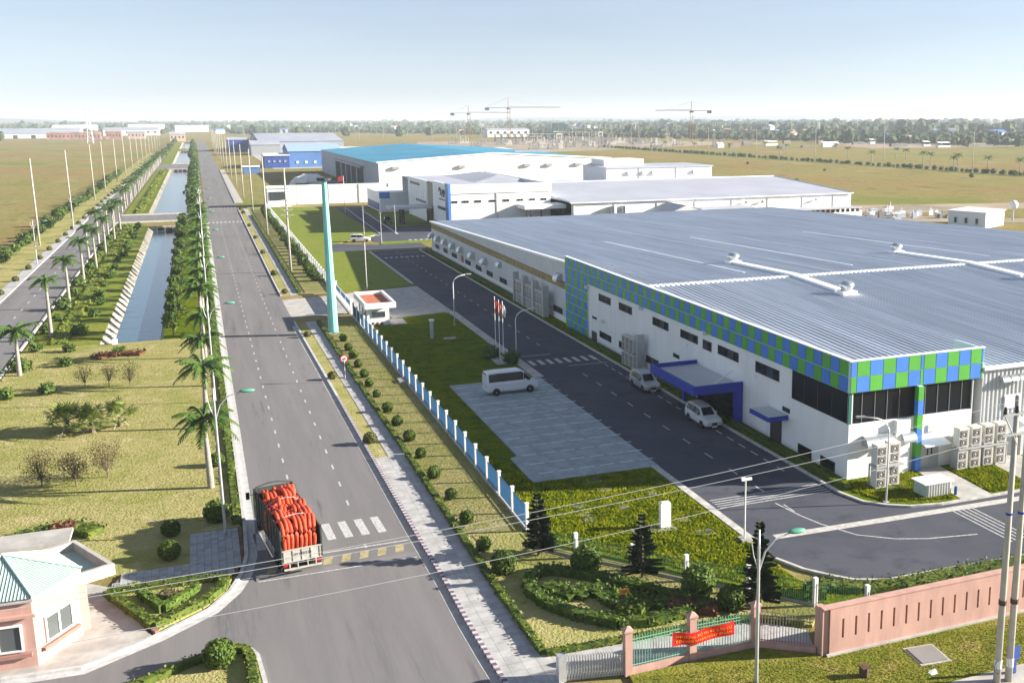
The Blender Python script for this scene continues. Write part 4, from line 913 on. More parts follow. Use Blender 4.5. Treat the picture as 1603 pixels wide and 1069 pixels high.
for k,(x,y) in enumerate(((-12.9,104.8),(-10.8,103.7),(-8.6,104.9))):
    o = thing('fan_palm', ('leftmost','middle','rightmost')[k]+' of three bushy fan palms on the park lawn', 'palm', (x,y,.08), 0, 'fan palms on the park lawn', sc=(1.12,1.05,1.0)[k])
    v = fan_palm(100+k, (34,30,24)[k]); ob('trunk', v[0], o); ob('fronds', v[1], o)
    p = MB()
    for a in range(3): p.tube([(.75*math.cos(a*2.1+k),.75*math.sin(a*2.1+k),0),(.05*math.cos(a*2.1),.05*math.sin(a*2.1),1.1)], .03, 4)
    p.obj('prop_stakes', m_pole, o, off=(0,0,0))
# rough tufts on the near lawns
def tufts(name, label, poly, n, mt, h, seed, z=.08, bw=.07):
    r = random.Random(seed); m_ = MB(); xs_ = [p[0] for p in poly]; ys__ = [p[1] for p in poly]
    def inside(x, y):
        c = False; j = len(poly)-1
        for i in range(len(poly)):
            xi, yi = poly[i]; xj, yj = poly[j]
            if (yi > y) != (yj > y) and x < (xj-xi)*(y-yi)/(yj-yi)+xi: c = not c
            j = i
        return c
    k = 0
    while k < n:
        x, y = r.uniform(min(xs_),max(xs_)), r.uniform(min(ys__),max(ys__))
        if not inside(x,y): continue
        k += 1
        for b_ in range(3):
            a = r.uniform(0,6.28); hh = h*r.uniform(.5,1.4); dx, dy = math.cos(a)*bw, math.sin(a)*bw; lx, ly = r.uniform(-.1,.1), r.uniform(-.1,.1)
            m_.add([(x-dx,y-dy,z),(x+dx,y+dy,z),(x+lx,y+ly,z+hh)], [(0,1,2)])
    o = m_.obj(name, mt); o['kind'] = 'stuff'; o['label'] = label; o['category'] = 'grass'; return o
m_tuft = mat('tuft_grass', (.12,.18,.006), .9, col2=(.34,.35,.02), scale=.9, trans=.25, spec=.0)
tufts('grass_tufts', 'rough green grass on the factory lawn before the car park', [(19.5,64.5),(31,50.2),(32.1,54),(32,74.5),(22.3,74.8),(19.5,90)], 15000, m_tuft, .14, 5)
tufts('grass_tufts', 'rough green grass by the factory front corner', [(44,63.5),(45,60.8),(50,59.4),(50.9,65.5),(45.3,65.6)], 2600, m_tuft, .14, 6, .1)
tufts('grass_tufts', 'rough green grass right of the door path', [(54,65),(58.2,65.2),(57.4,59.3),(53.5,59.3)], 1600, m_tuft, .14, 7, .1)
m_tufts = mat('tuft_straw',(.20,.20,.045),.9,col2=(.40,.35,.16),scale=.5,trans=.2,spec=0)
tufts('grass_tufts', 'short mown grass in front of the pink wall', [(18.5,45),(28.8,43.1),(50,42.4),(50,39),(20,38.2)], 6000, mat('tuft_mown',(.13,.14,.02),.9,col2=(.26,.23,.06),scale=.6,trans=.2,spec=0), .03, 8, .1, .04)
tufts('grass_tufts', 'dry short grass of the park lawn', [(.4,75),(.4,145),(-21,145),(-21,75),(-3,75)], 26000, m_tufts, .035, 9, .1, .035)
tufts('grass_tufts', 'dry short grass between footpath hedge and blue fence', [(14.7,66),(18.8,66),(18.8,150),(13.9,150),(14.3,90)], 9000, m_tufts, .035, 10, .11, .035)
# ================================================================ FENCES, WALLS, GATES
BF = thing('blue_panel_fence', 'blue panel fence with white posts between footpath strip and factory lawn', 'fence', (19.0,65.8,0), site=True)
post = MB().box(-.11,-.11,0,.11,.11,2.0).box(-.14,-.14,2.0,.14,.14,2.07).mesh('post', m_postw)
q = MB(); q.box(-.02,.14,.3,.02,3.46,.36); q.box(-.02,.14,1.62,.02,3.46,1.68)
y = .2
while y < 3.4: q.box(-.02,y,.25,.02,y+.014,1.75); y += .085
panel = q.mesh('panel', m_bluep)
for k in range(25):
    ob('post', post, BF, (0,3.6*k,.1))
    if k < 24: ob('panel', panel, BF, (0,3.6*k,.1))
MB().box(18.9,65.7,0,19.1,152.3,.32).obj('plinth', m_kerb, BF)
FF = thing('white_railing_fence', 'white railing fence along the bright lawn beyond the driveway', 'fence', (19.0,176,0), site=True)
post2 = MB().box(-.13,-.13,0,.13,.13,2.0).mesh('post', m_postw)
q = MB(); q.box(-.02,.14,.3,.02,3.46,.4); q.box(-.02,.14,1.55,.02,3.46,1.65)
for j in range(11): q.box(-.03,.3+j*.29,.3,.03,.38+j*.29,1.7)
rail = q.mesh('railing', mat('pale_rail',(.42,.46,.50),.6))
for k in range(51):
    ob('post', post2, FF, (0,3.6*k,.1))
    if k < 50: ob('railing', rail, FF, (0,3.6*k,.1))
MB().box(18.85,176,0,19.15,356,.4).obj('plinth', m_kerb, FF)
SG = thing('sliding_gate', 'closed blue sliding gate with white frame across the factory driveway', 'gate', (19.2,155.8,0), site=True)
q = MB()
for a in (155.8,161.8,167.8,174): q.box(19.12,a,.1,19.22,a+.12,1.75)
for z in (.1,.95,1.72): q.box(19.13,155.8,z,19.21,174.1,z+.07)
q.obj('gate_frame', m_postw, SG)
for a in (155.95,161.95,167.95): MB().box(19.15,a,1.02,19.19,a+5.75,1.7).obj('gate_panel', mat('gate_blue',(.06,.30,.62),.5), SG)
q = MB(); a = 156.1
while a < 174: q.box(19.15,a,.17,19.19,a+.06,.95); a += .5
q.obj('gate_bars', m_postw, SG)
MB().box(18.95,155.2,0,19.4,155.75,2.2).obj('gate_post', m_postw, SG)
MB().box(18.95,174.3,0,19.4,174.9,2.2).obj('gate_post', m_postw, SG)
GF = thing('green_mesh_fence', 'green bar fence with white posts curving before the factory lawn', 'fence', (19,65.8,0), site=True)
gp = [(19.05,65.4),(19.15,62.4),(21.7,60.2),(24.0,57.5),(26.3,54.9),(28.4,52.2),(30.8,49.2),(33.4,46.6),(36,44.5)]
gb_ = [(19.05,65.4),(19.15,62.0),(20.6,60.2),(23.3,57.1),(25.7,54.3),(28.5,51.5),(31.2,48.4),(33.4,46.4),(36,44.6)]
for i, (x,y) in enumerate(gb_):
    if i: MB().box(x-.12,y-.12,0,x+.12,y+.12,1.85).obj('post', m_postw, GF)
for (ax,ay),(bx,by) in zip(gb_, gb_[1:]):
    l = math.hypot(bx-ax,by-ay); n = int(l/.13); q = MB()
    for k in range(1,n):
        t = k/n; x,y = ax+(bx-ax)*t, ay+(by-ay)*t; q.box(x-.008,y-.008,.25,x+.008,y+.008,1.6)
    for z in (.35,1.45): q.tube([(ax,ay,z),(bx,by,z)], .022, 4)
    q.obj('bar_panel', m_green_mesh, GF)
    q = MB(); q.tube([(ax,ay,.12),(bx,by,.12)], .13, 4); q.obj('plinth', m_conc, GF)
PW = thing('pink_wall', 'long pink rendered wall with a row of narrow slots', 'wall', (28.8,43.4,0), site=True)
# slotted wall: solid bands above and below, piers between the slots
q = MB(); q.box(28.8,43.15,0,60,43.5,.95); q.box(28.8,43.15,2.05,60,43.5,2.75)
x = 28.8; sx = 29.55
while sx < 59.4:
    q.box(x,43.15,.95,sx,43.5,2.05); x = sx+.13; sx += .81
q.box(x,43.15,.95,60,43.5,2.05); wl_ = q.obj('wall', m_pink, PW)
sx = 29.55
while sx < 44: MB().box(sx,43.40,.95,sx+.13,43.5,2.05).obj('slot_back', m_pinkd, PW); sx += .81
MB().box(28.4,43.25,0,28.78,44.0,2.7).obj('end_pier', m_pink, PW); MB().box(28.6,43.0,0,60,43.15,.2).obj('base_course', m_conc, PW); MB().box(28.35,43.1,2.75,60,43.55,2.82).obj('coping', m_pink, PW)
RF = thing('railing_fence', 'pink pier fence with pale green railings and a red banner', 'fence', (18.3,45.6,0), site=True)
piers = [(18.3,45.6),(22.0,45.75),(25.7,45.6)]
for x,y in piers:
    q = MB(); q.box(x-.2,y-.2,0,x+.2,y+.2,2.45); q.obj('pier', m_pink, RF); q = MB(); q.box(x-.26,y-.26,2.45,x+.26,y+.26,2.55); q.add([(x-.24,y-.24,2.55),(x+.24,y-.24,2.55),(x+.24,y+.24,2.55),(x-.24,y+.24,2.55),(x,y,2.75)], [(0,1,4),(1,2,4),(2,3,4),(3,0,4)]); q.obj('pier_cap', m_pink, RF)
pts = piers+[(28.4,43.8)]
for i, ((ax,ay),(bx,by)) in enumerate(zip(pts, pts[1:])):
    l = math.hypot(bx-ax,by-ay); ux,uy = (bx-ax)/l,(by-ay)/l; q = MB(); n = int((l-.4)/.165)
    for k in range(1,n+1):
        d = .2+(l-.4)*k/(n+1); x,y = ax+ux*d, ay+uy*d; q.box(x-.014,y-.014,.4,x+.014,y+.014,2.15)
    for z in (.5,1.75,1.92): q.tube([(ax+ux*.2,ay+uy*.2,z),(bx-ux*.2,by-uy*.2,z)], .025, 4)
    q.obj('railing', m_grn if i < 2 else mat('rust_rail',(.22,.17,.15),.6), RF)
    q = MB(); q.prism([(ax-uy*.13,ay+ux*.13),(ax+uy*.13,ay-ux*.13),(bx+uy*.13,by-ux*.13),(bx-uy*.13,by+ux*.13)], 0, .38); q.obj('base_wall', m_pink, RF)
# banner tied to the railings: sagging red cloth with two lines of gold letters
q = MB(); n = 24
def ban(u, v): 
    x = 20.7+3.55*u; s_ = -.10*math.sin(u*math.pi)-.12*math.exp(-((u-.32)/.13)**2)
    return (x, 45.32+.05*math.sin(u*11+v*2)-.05*v, 1.22+v*.78+s_*(.5+.5*v)+.16*(u-.5)*0)
for i in range(n+1):
    for j in range(5): q.v.append(ban(i/n, j/4))
for i in range(n):
    for j in range(4):
        a = i*5+j; q.f.append((a,a+5,a+6,a+1)); q.mi.append(0)
bn = q.obj('banner', m_red); tag(bn, 'wrinkled red banner with gold lettering tied to the railings', 'banner')
mod = bn.modifiers.new('thickness', 'SOLIDIFY'); mod.thickness = .01
for body, v, sz in (('NƠI DỪNG ĐỖ MƯỚC CẤN CỨ', .56, .21), ('ĐẾN VÀO NHẬN NGAY ĐI LÀM', .2, .2)):
    o = text(body, sz, 'lettering', m_gold, bn, (0,0,0), (0,0,0), .004)
    vs = o.data.vertices; mx = max(v_.co.x for v_ in vs); mn = min(v_.co.x for v_ in vs); sc_ = 3.2/(mx-mn)
    for v_ in vs:
        u = .05+(v_.co.x-mn)*sc_/3.55; p = ban(u, v+v_.co.y/.78); v_.co = (p[0], p[1]-.016+(-.004 if v_.co.z > 0 else 0), p[2])
EG = thing('folding_gate', 'grey scissor-style sliding gate with hooped tops at the picture bottom', 'gate', (14.9,46.3,0), site=True)
q = MB(); n = 20
for k in range(n+1):
    t = k/n; x,y = 15.2+2.75*t, 46.2-.7*t+.02
    q.tube([(x,y,.12),(x,y,1.35),(x+.06,y,1.48),(x+.12,y,1.35),(x+.12,y,.12)], .022, 5)
    if k < n: q.tube([(x,y-.05,.3),(x+.14,y-.08,1.2)], .015, 4); q.tube([(x+.14,y-.05,.3),(x,y-.08,1.2)], .015, 4)
q.obj('gate_bars', m_galv, EG); MB().box(14.75,46.05,.1,15.15,46.5,1.5).obj('drive_housing', m_galv, EG)
# ================================================================ POLES, LAMPS, WIRES
TP = thing('monopole_mast', 'tall tapered teal steel mast beside the driveway entrance', 'mast', (14.9,141.3,0), site=True)
q = MB(); q.tube([(14.9,141.3,.3),(14.9,141.3,20.2)], [.66,.33], 12); q.obj('pole', m_teal, TP, smooth=False)
for z in (4.5,8.5,12.5,16.2): MB().tube([(14.9,141.3,z),(14.9,141.3,z+.1)], [.66-.0166*z+.03]*2, 12).obj('flange', m_teal, TP)
MB().box(14.2,140.6,0,15.6,142.0,.3).obj('footing', m_conc, TP)
q = MB(); q.tube([(14.9,141.3,20.2),(14.9,141.3,20.5)], [.9,.9], 12); q.box(14.0,140.9,20.35,15.9,141.6,20.6); q.obj('top_bracket', m_dframe, TP)
for k in range(9): MB().box(14.9-.55+.012*k*2,141.1,2+k*1.8,14.9+.55-.012*k*2,141.2,2.05+k*1.8).obj('step', m_teal, TP)
def pole_mesh(h, r0=.24, r1=.13): return MB().tube([(0,0,0),(0,0,h)], [r0,r1], 9).mesh('pole', m_pole, True)
PM = pole_mesh(19.6)
arm_m = MB(); 
for z in (17.2,18.2): arm_m.box(-1.1,-.05,z,1.1,.05,z+.09)
arm_m = arm_m.mesh('cross_arm', m_galv)
ins_m = MB()
for z in (17.29,18.29):
    for x in (-1.0,0.25,1.0): ins_m.tube([(x,0,z),(x,0,z+.22)], [.05,.03], 6)
ins_m = ins_m.mesh('insulators', m_brown)
def epole(x, y, label, group, h=1.0, arms=False):
    o = thing('utility_pole', label, 'pole', (x,y,0), 0, group); ob('pole', PM, o, sc=(1,1,h))
    if arms: ob('cross_arm', arm_m, o); ob('insulators', ins_m, o)
    return o
LPY = [271,341.6,418,468,538.6]+[605+k*66 for k in range(10)]
for i, y in enumerate(LPY): epole(-34.6, y, 'bare concrete pole at the left field edge, %s from the camera' % nth(i), 'poles along the left field', 1.0)
RPY = [203.5,271.5,341.3,407.4]+[475+k*67 for k in range(10)]
for i, y in enumerate(RPY): epole(14.5, y, 'tall concrete pole on the right verge, %s beyond the driveway' % nth(i), 'poles along the right verge', .98, False)
for i, y in enumerate([427,502,574,650,725,800,880,960,1040]): epole(359.5, y, 'distant pole along the far field avenue, %s from the right' % nth(i), 'poles along the far avenue', 1.05)
def crossbars(y):
    q = MB()
    for k, z in enumerate((10.6,11.6,12.6,13.4)): q.box(13.3+.1*k,y-.05,z,15.7-.1*k,y+.05,z+.1)
    for z in (10.9,12): q.tube([(13.5,y,z),(14.5,y,z-.9),(15.5,y,z)], .03, 4)
    return q
tx = thing('antenna_frame', 'cluster of pale crossbars bolted high on the nearest verge pole', 'antenna', (14.5,203.5,0), site=True)
crossbars(203.2).obj('cross_arms', m_pole, tx); 
q = MB(); q.tube([(14.5+.9*math.cos(a*.7),203.2+.9*math.sin(a*.7),12.2) for a in range(9)], .04, 5, closed=True); q.obj('ring', m_pole, tx)
# double concrete pole at the right edge
for k, (x,y,lean,l) in enumerate(((35.1,37.6,.03,'left pole of the concrete pair at the right picture edge'),(35.75,37.5,.03,'right pole of the concrete pair at the right picture edge'))):
    o = thing('utility_pole', l, 'pole', (x,y,0), 0, 'twin concrete poles', site=True)
    q = MB(); q.tube([(x,y,0),(x+.03,y,7),(x+.06,y,15.0)], [.19,.16,.12], 12); q.obj('pole', m_pole, o, smooth=True)
    q = MB(); q.tube([(x+.02,y,4.3),(x+.02,y,4.55)], .2, 10); q.obj('strap', m_brown, o); q = MB(); q.tube([(x+.01,y,.9),(x+.01,y,1.35)], .195, 10); q.obj('paper_notice', m_offw, o)
    q = MB(); q.tube([(x+.03,y,9.0),(x+.03,y,9.12)], .165, 10); q.obj('strap', m_blue, o)
    if k == 0:
        q = MB(); q.box(x-.9,y-.25,14.1,x+1.5,y-.13,14.22); q.box(x-.9,y-.25,13.1,x+1.5,y-.13,13.2); q.tube([(x-.8,y-.19,14.1),(x+.05,y-.19,12.6)], .04, 4); q.tube([(x+1.4,y-.19,14.1),(x+.7,y-.19,12.6)], .04, 4); q.obj('cross_arm', m_galv, o)
        q = MB()
        for j in range(4): q.tube([(x-.8+j*.7,y-.19,14.22),(x-.8+j*.7,y-.19,14.55)], [.1,.06], 8)
        q.obj('insulators', m_dframe, o)
        q = MB(); q.tube([(x-.17+.18*math.cos(a*.52), y-.16, 1.0+.38*math.sin(a*.52)) for a in range(12)], .018, 5, closed=True); q.obj('cable_coil', m_wire, o)
q = MB(); q.box(36.35,37.9,0,36.6,38.1,.9); q.add([(36.2,37.85,.9),(36.75,37.85,.9),(36.75,37.95,1.6),(36.2,37.95,1.6)], [(0,1,2,3)]); q.box(36.2,37.86,.9,36.75,37.94,1.6)
tag(q.obj('litter_bin', m_navy), 'dark blue bin on a post behind the twin poles', 'bin')
# overhead wires: catenaries from the twin poles across the picture to the left
def wire(a, b_, sag, r_, label, mt, n=26):
    q = MB(); q.tube([(a[0]+(b_[0]-a[0])*k/n, a[1]+(b_[1]-a[1])*k/n, a[2]+(b_[2]-a[2])*k/n-sag*4*(k/n)*(1-k/n)) for k in range(n+1)], r_, 4, caps=False)
    return tag(q.obj('overhead_wire', mt), label, 'wire', 'overhead wires')

wire((35.2,37.4,14.85),(-47,37.5,14.6),2.3,.012,'uppermost pale wire crossing from the twin poles over the road', m_wirel)
wire((35.4,37.5,14.2),(-47,37.5,14.2),2.0,.012,'middle pale wire crossing from the twin poles over the road', m_wirel)
wire((35.2,37.6,13.2),(-47,37.5,12.5),2.2,.012,'lowest pale wire crossing from the twin poles over the road', m_wirel)
# street lamps
def lamp_old(x, y, rz, label, h=9.0):
    o = thing('street_lamp', label, 'street lamp', (x,y,0), rz, 'green-headed street lamps along the main road')
    q = MB(); q.tube([(0,0,0),(0,0,.4),(0,0,h-1.2),(0,0,h)], [.13,.1,.07,.045], 8); q.obj('pole', m_galv, o, smooth=True)
    q = MB(); q.tube([(0,0,h-2.2),(.35,0,h-1.2),(.9,0,h-.65),(1.7,0,h-.45)], [.05,.045,.04,.035], 6); q.tube([(0,0,h-2.2),(-.3,0,h-1.3),(-.42,0,h-.6)], .03, 6); q.obj('arm', m_galv, o)
    q = MB(); q.ball((2.1,0,h-.4), (.52,.2,.13), 12, 6); q.obj('lamp_head', mat('lamp_green',(.09,.30,.20),.4), o, smooth=True)
    return o
for i, y in enumerate((73.2,110.5,148.8,187,225,263,301)): lamp_old(-.25, y, 0, 'green-headed street lamp by the left kerb, %s from the truck' % nth(i), 10.5)
lamp_old(23.9, 42.2, 0, 'grey lamp post with green head in front of the pink pier railings', 8.3)
for i, y in enumerate((165,235,305)): lamp_old(-30.8, y, 0, 'street lamp along the left avenue, %s from the camera' % nth(i), 9)
def lamp_new(x, y, h, rz, label):
    o = thing('curved_lamp_post', label, 'street lamp', (x,y,0), rz, 'curved white lamp posts of the factory')
    q = MB(); pts = [(0,0,0),(0,0,h-1.2)]+[(1.3*(1-math.cos(a*.26)), 0, h-1.2+1.1*math.sin(a*.26)) for a in range(1,6)]+[(2.0,0,h+.05)]
    q.tube(pts, [.075]+[.055]*(len(pts)-1), 8); q.obj('pole', m_postw, o, smooth=True)
    q = MB(); q.box(1.9,-.12,h-.02,2.55,.12,h+.1); q.obj('lamp_head', m_galv, o); MB().box(-.2,-.2,0,.2,.2,.16).obj('footing', m_conc, o)
lamp_new(33.3,118,5.8,0,'curved white lamp post near the flags and zebra crossing'); lamp_new(31.0,140.6,7.0,0,'curved white lamp post behind the guard house lawn'); lamp_new(45.0,60.7,6.7,R_(165),'curved lamp post before the air conditioners at the factory corner')
lamp_new(24.5,176.9,9.0,0,'plain thin lamp post behind the guard house roof')
for i,(x,y) in enumerate(((37.5,243),(36.4,262.5),(44,262),(46,330))):
    o = thing('curved_lamp_post', 'distant thin lamp post in the second factory yard, %s from the near lawn' % nth(i), 'street lamp', (x,y,0), 0, 'thin lamp posts of the far yard'); MB().tube([(0,0,0),(0,0,7)], [.07,.05], 6).obj('pole', m_galv, o); MB().box(-.3,-.1,7,.3,.1,7.1).obj('lamp_head', m_galv, o)
CP = thing('camera_pole', 'thin white camera pole on a concrete foot by the factory road', 'camera pole', (32.0,58.5,0), site=True)
MB().tube([(32,58.5,0),(32,58.5,4.4)], .055, 8).obj('pole', m_postw, CP); MB().box(31.65,58.15,0,32.35,58.85,.3).obj('footing', m_conc, CP); q = MB(); q.box(31.7,58.4,4.35,32.0,58.6,4.55); q.box(32.05,58.42,4.35,32.45,58.58,4.5); q.obj('camera', m_postw, CP)
WP = thing('marker_pillar', 'white rounded marker pillar on a paved square of lawn', 'pillar', (28.0,62.6,0), site=True)
prof = [(-.38,.1),(.38,.1),(.38,1.85)]+[(.38-.14+.14*math.cos(a*.26),1.85+.14*math.sin(a*.26)) for a in range(1,7)]+[(-.38+.14-.14*math.sin(a*.26),1.85+.14*math.cos(a*.26)) for a in range(0,6)]+[(-.38,1.85)]
q = MB(); n = len(prof); q.add([(28+x,62.5,z) for x,z in prof]+[(28+x,62.85,z) for x,z in prof], [tuple(range(n)),tuple(range(n,2*n))[::-1]]+[(i,i+n,(i+1)%n+n,(i+1)%n) for i in range(n)]); q.obj('pillar', m_postw, WP); MB().box(25.6,62.0,.05,28.7,63.4,.13).obj('paving', m_conc, WP)
for i,(x,y,s_) in enumerate(((26.8,73.7,1.0),(26.9,71.4,.7),(23.7,67.2,.7),(23.7,66.1,.7),(26.8,67.4,.6),(30.2,60.8,1.0),(29.8,63.5,.7),(29.8,69.3,.6),(23.8,68.7,.6))):
    o = thing('manhole', ('square manhole cover in the lawn nearest the car park','manhole cover with a worn corner just off the car park shade','upper of two drain covers beside the blue fence lawn','lower of two drain covers beside the blue fence lawn','small drain cover mid lawn','square manhole cover near the camera pole','drain cover in worn grass right of the marker pillar','small drain cover under the wires by the kerb','small drain cover left of the mid lawn')[i], 'manhole cover', (x,y,.05), 0, 'manhole covers in the lawn')
    MB().box(-.6*s_,-.5*s_,0,.6*s_,.5*s_,.08).obj('frame', m_conc, o); MB().box(-.42*s_,-.34*s_,.08,.42*s_,.34*s_,.1).obj('cover', m_acf if i in (0,5) else m_frameg, o)
# speed sign
SS = thing('speed_sign', 'round speed limit sign on a striped post beside the footpath hedge', 'road sign', (12.95,114.1,0), site=True)
for k in range(6): MB().tube([(12.95,114.1,k*.42),(12.95,114.1,k*.42+.42)], .045, 8).obj('post_band', m_kwhite if k % 2 else m_kpurp, SS)
MB().tube([(12.95,114.13,2.6),(12.95,114.10,2.6)], .42, 20).obj('sign_rim', m_red, SS); MB().tube([(12.95,114.10,2.6),(12.95,114.08,2.6)], .31, 20).obj('sign_face', m_offw, SS)
text('60', .38, 'sign_digits', m_dframe, SS, (0, -.035, 2.46), (R_(90),0,0), .004)
OS = thing('garden_sign', 'small orange sign in the leaf-shaped garden', 'sign', (20.75,52.3,0), site=True)
MB().tube([(20.75,52.3,0),(20.75,52.3,1.2)], .03, 5).obj('stake', m_brown, OS); MB().box(20.45,52.22,1.1,21.05,52.26,1.42).obj('board', mat('orange_board',(.75,.25,.04),.5), OS)
text('CẤM', .18, 'sign_letters', m_brown, OS, (0,-.085,1.18), (R_(90),0,0), .003)
# flags
for k,(x,y,h,cl,l) in enumerate(((30.9,118.3,7.4,m_red,'leftmost flagpole with a limp red flag'),(31.05,117.1,7.2,mat('flag_orange',(.62,.12,.05),.7),'middle flagpole with a limp orange-red flag'),(31.2,116.0,7.2,m_offw,'rightmost flagpole with a limp white flag'))):
    o = thing('flagpole', l, 'flagpole', (x,y,0), 0, 'flagpoles by the car park', site=True); MB().tube([(x,y,.1),(x,y,h)], [.05,.035], 8).obj('pole', m_postw, o); MB().ball((x,y,h+.05), .07, 8, 6).obj('finial', m_postw, o)
    q = MB(); n = 8
    for i in range(n+1):
        for j in range(7):
            v = j/6; u = i/n; q.v.append((x+.03+.55*u*(.55+.45*v)*(.75+.25*math.sin(v*5)), y+.16*math.sin(u*9+v*3)*u, h-.1-1.5*v*(1-.12*u)-.35*u))
    for i in range(n):
        for j in range(6): a = i*7+j; q.f.append((a,a+1,a+8,a+7)); q.mi.append(0)
    q.obj('flag', cl, o, smooth=True)
MB_ = MB().box(30.2,115.0,.05,32.0,119.2,.2).obj('flag_plinth', m_conc); tag(MB_, 'low paved base under the three flagpoles', 'plinth')
FP = thing('flagpole', 'thin far flagpole with small red flag before the white boundary wall', 'flagpole', (40.5,330,0), site=True); MB().tube([(40.5,330,0),(40.5,330,11)], .08, 6).obj('pole', m_postw, FP); MB().box(38.9,329.95,9.4,40.45,330.05,10.9).obj('flag', mat('dark_red_flag',(.30,.02,.03),.7), FP)
# ================================================================ SMALL YARD OBJECTS
ACM = MB(); ACM.box(-.48,-.38,.06,.48,.38,1.62); ACM.box(-.44,-.34,0,-.3,.34,.06); ACM.box(.3,-.34,0,.44,.34,.06); ACM = ACM.mesh('casing', m_ac)
FANM = MB(); FANM.box(-.40,-.40,-.30,.26,-.385,.30); FANM = FANM.mesh('fan_grille', m_acf); HUB = MB().tube([(-.07,-.40,0),(-.07,-.42,0)], .075, 10).mesh('fan_hub', m_ac); RNG = MB().tube([(-.07+.24*math.cos(a*.45),-.41,.24*math.sin(a*.45)) for a in range(14)], .014, 4, closed=True).mesh('fan_ring', m_ac)
PANL = MB().box(.29,-.386,.12,.46,-.38,1.56).mesh('front_grille', mat('ac_front',(.45,.44,.40),.7))
def ac(x, y, z, rz, label, group):
    o = thing('air_conditioner', label, 'air conditioner', (x,y,z), rz, group); ob('casing', ACM, o); ob('front_grille', PANL, o)
    for zz in (.45,1.15): f = ob('fan_grille', FANM, o, (0,0,zz)); ob('fan_hub', HUB, f, (0,0,0)); ob('fan_ring', RNG, f)
    return o
for r_, rn in enumerate(('lower','upper')):
    for c_ in range(4): ac(54.95+c_*1.28, 64.7+.1*c_*0, .14+r_*1.82, 0, '%s row twin-fan air conditioner, %s from the double door' % (rn, nth(c_)), 'air conditioners right of the double door')
    for c_ in range(2):
        ac(46.35+c_*1.35, 63.6+c_*.25, .14+r_*1.82, 0, '%s %s air conditioner of the four at the factory corner' % (rn, ('left','right')[c_]), 'air conditioners at the factory corner')
q = MB(); q.box(54.4,64.2,1.8,59.4,65.2,1.93); 
for x in (54.4,57,59.3): q.box(x,64.3,.1,x+.08,65.2,1.8)
tag(q.obj('unit_rack', m_galv), 'steel rack carrying the upper air conditioners by the double door', 'rack')
q = MB(); q.box(45.8,63.1,1.8,48.3,64.2,1.93); q.box(45.8,64.1,.1,45.9,64.2,1.8); q.box(48.2,64.1,.1,48.3,64.2,1.8); q.box(45.6,62.9,.05,48.7,64.6,.13)
tag(q.obj('unit_rack', m_galv), 'steel rack carrying the upper air conditioners at the factory corner', 'rack')
i = 0
for base, n_, gname in ((107.0,3,'beside the lower windows'),):
    for c_ in range(n_):
        for r_ in range(2): ac(44.0, base+c_*1.25, .12+r_*1.85, R_(-90), '%s air conditioner in the stack by the blue canopy, %s from the canopy' % (('lower','upper')[r_], nth(c_)), 'air conditioners by the canopy')
for s_, base in enumerate((142.0,147.2,152.4)):
    for c_ in range(3):
        for r_ in range(2): ac(44.3, base+c_*1.3, .12+r_*1.85, R_(-90), '%s air conditioner, %s in the %s bank along the far wing' % (('lower','upper')[r_], nth(c_), nth(s_)), 'air conditioner banks along the far wing')
    q = MB()
    for c_ in (-1.0,3.7): q.box(43.9,base+c_,.1,44.8,base+c_+.5,4.6)
    tag(q.obj('pipe_riser', m_galv), 'tall grey pipe casing beside the %s air conditioner bank' % nth(s_), 'pipe casing', 'pipe casings along the far wing')
q = MB(); q.box(43.8,105.7,.1,44.7,106.2,4.2); tag(q.obj('pipe_riser', m_galv), 'tall grey pipe casing beside the canopy air conditioners', 'pipe casing')
CB = thing('chiller_box', 'low ribbed white cooling unit on the grass by the door path', 'cooling unit', (48.1,59.9,0), site=True)
q = MB(); q.box(48.2,60.1,.2,50.4,61.6,1.2); q.obj('casing', m_ac, CB); q = MB(); q.box(47.9,60.0,1.2,49.3,61.7,1.28); q.box(49.35,60.0,1.2,50.6,61.7,1.28); q.obj('lid', m_wpanel, CB)
for k in range(9): MB().box(48.3+k*.24,60.04,.25,48.36+k*.24,60.1,1.15).obj('rib', m_frame, CB)
q = MB(); q.box(48.12,60.1,.2,48.2,61.6,1.1); q.obj('end_grille', m_mint, CB)
q = MB(); q.tube([(50.75,60.0,.1),(50.75,60.0,.75)], .12, 8); tag(q.obj('bollard', m_bluep), 'small blue bollard at the end of the door path', 'bollard')
q = MB(); q.tube([(29.3,40.7,.08),(29.3,40.7,.62)], .26, 8); q.box(29.05,40.45,.6,29.55,40.95,.66); tag(q.obj('valve_box', m_brown), 'brown octagonal valve box on the grass before the pink wall', 'box')
CV = thing('concrete_cover', 'flat grey concrete cover slab in the grass before the pink wall', 'cover slab', (33.6,41.2,.08), R_(-6)); MB().box(-.75,-.8,0,.75,.8,.09).obj('slab', m_frameg, CV, off=(0,0,0)); MB().box(-.9,-.95,0,.9,.95,.04).obj('frame', m_conc, CV, off=(0,0,0))
q = MB(); q.add([(32.5,39.45,.12),(32.95,39.5,.14),(32.98,39.75,.2),(32.6,39.78,.13)], [(0,1,2,3)]); q.box(32.5,39.4,.1,32.9,39.7,.12); tag(q.obj('paper_scrap', m_offw), 'scrap of white paper on the grass near the cover slab', 'litter')
VP_ = thing('vent_post', 'short white vent post on the shaded factory lawn', 'post', (26.3,132.9,0), site=True); MB().box(26.1,132.7,.05,26.5,133.1,2.4).obj('post', m_galv, VP_); MB().box(26.0,132.6,2.4,26.6,133.2,2.6).obj('cap', m_postw, VP_)
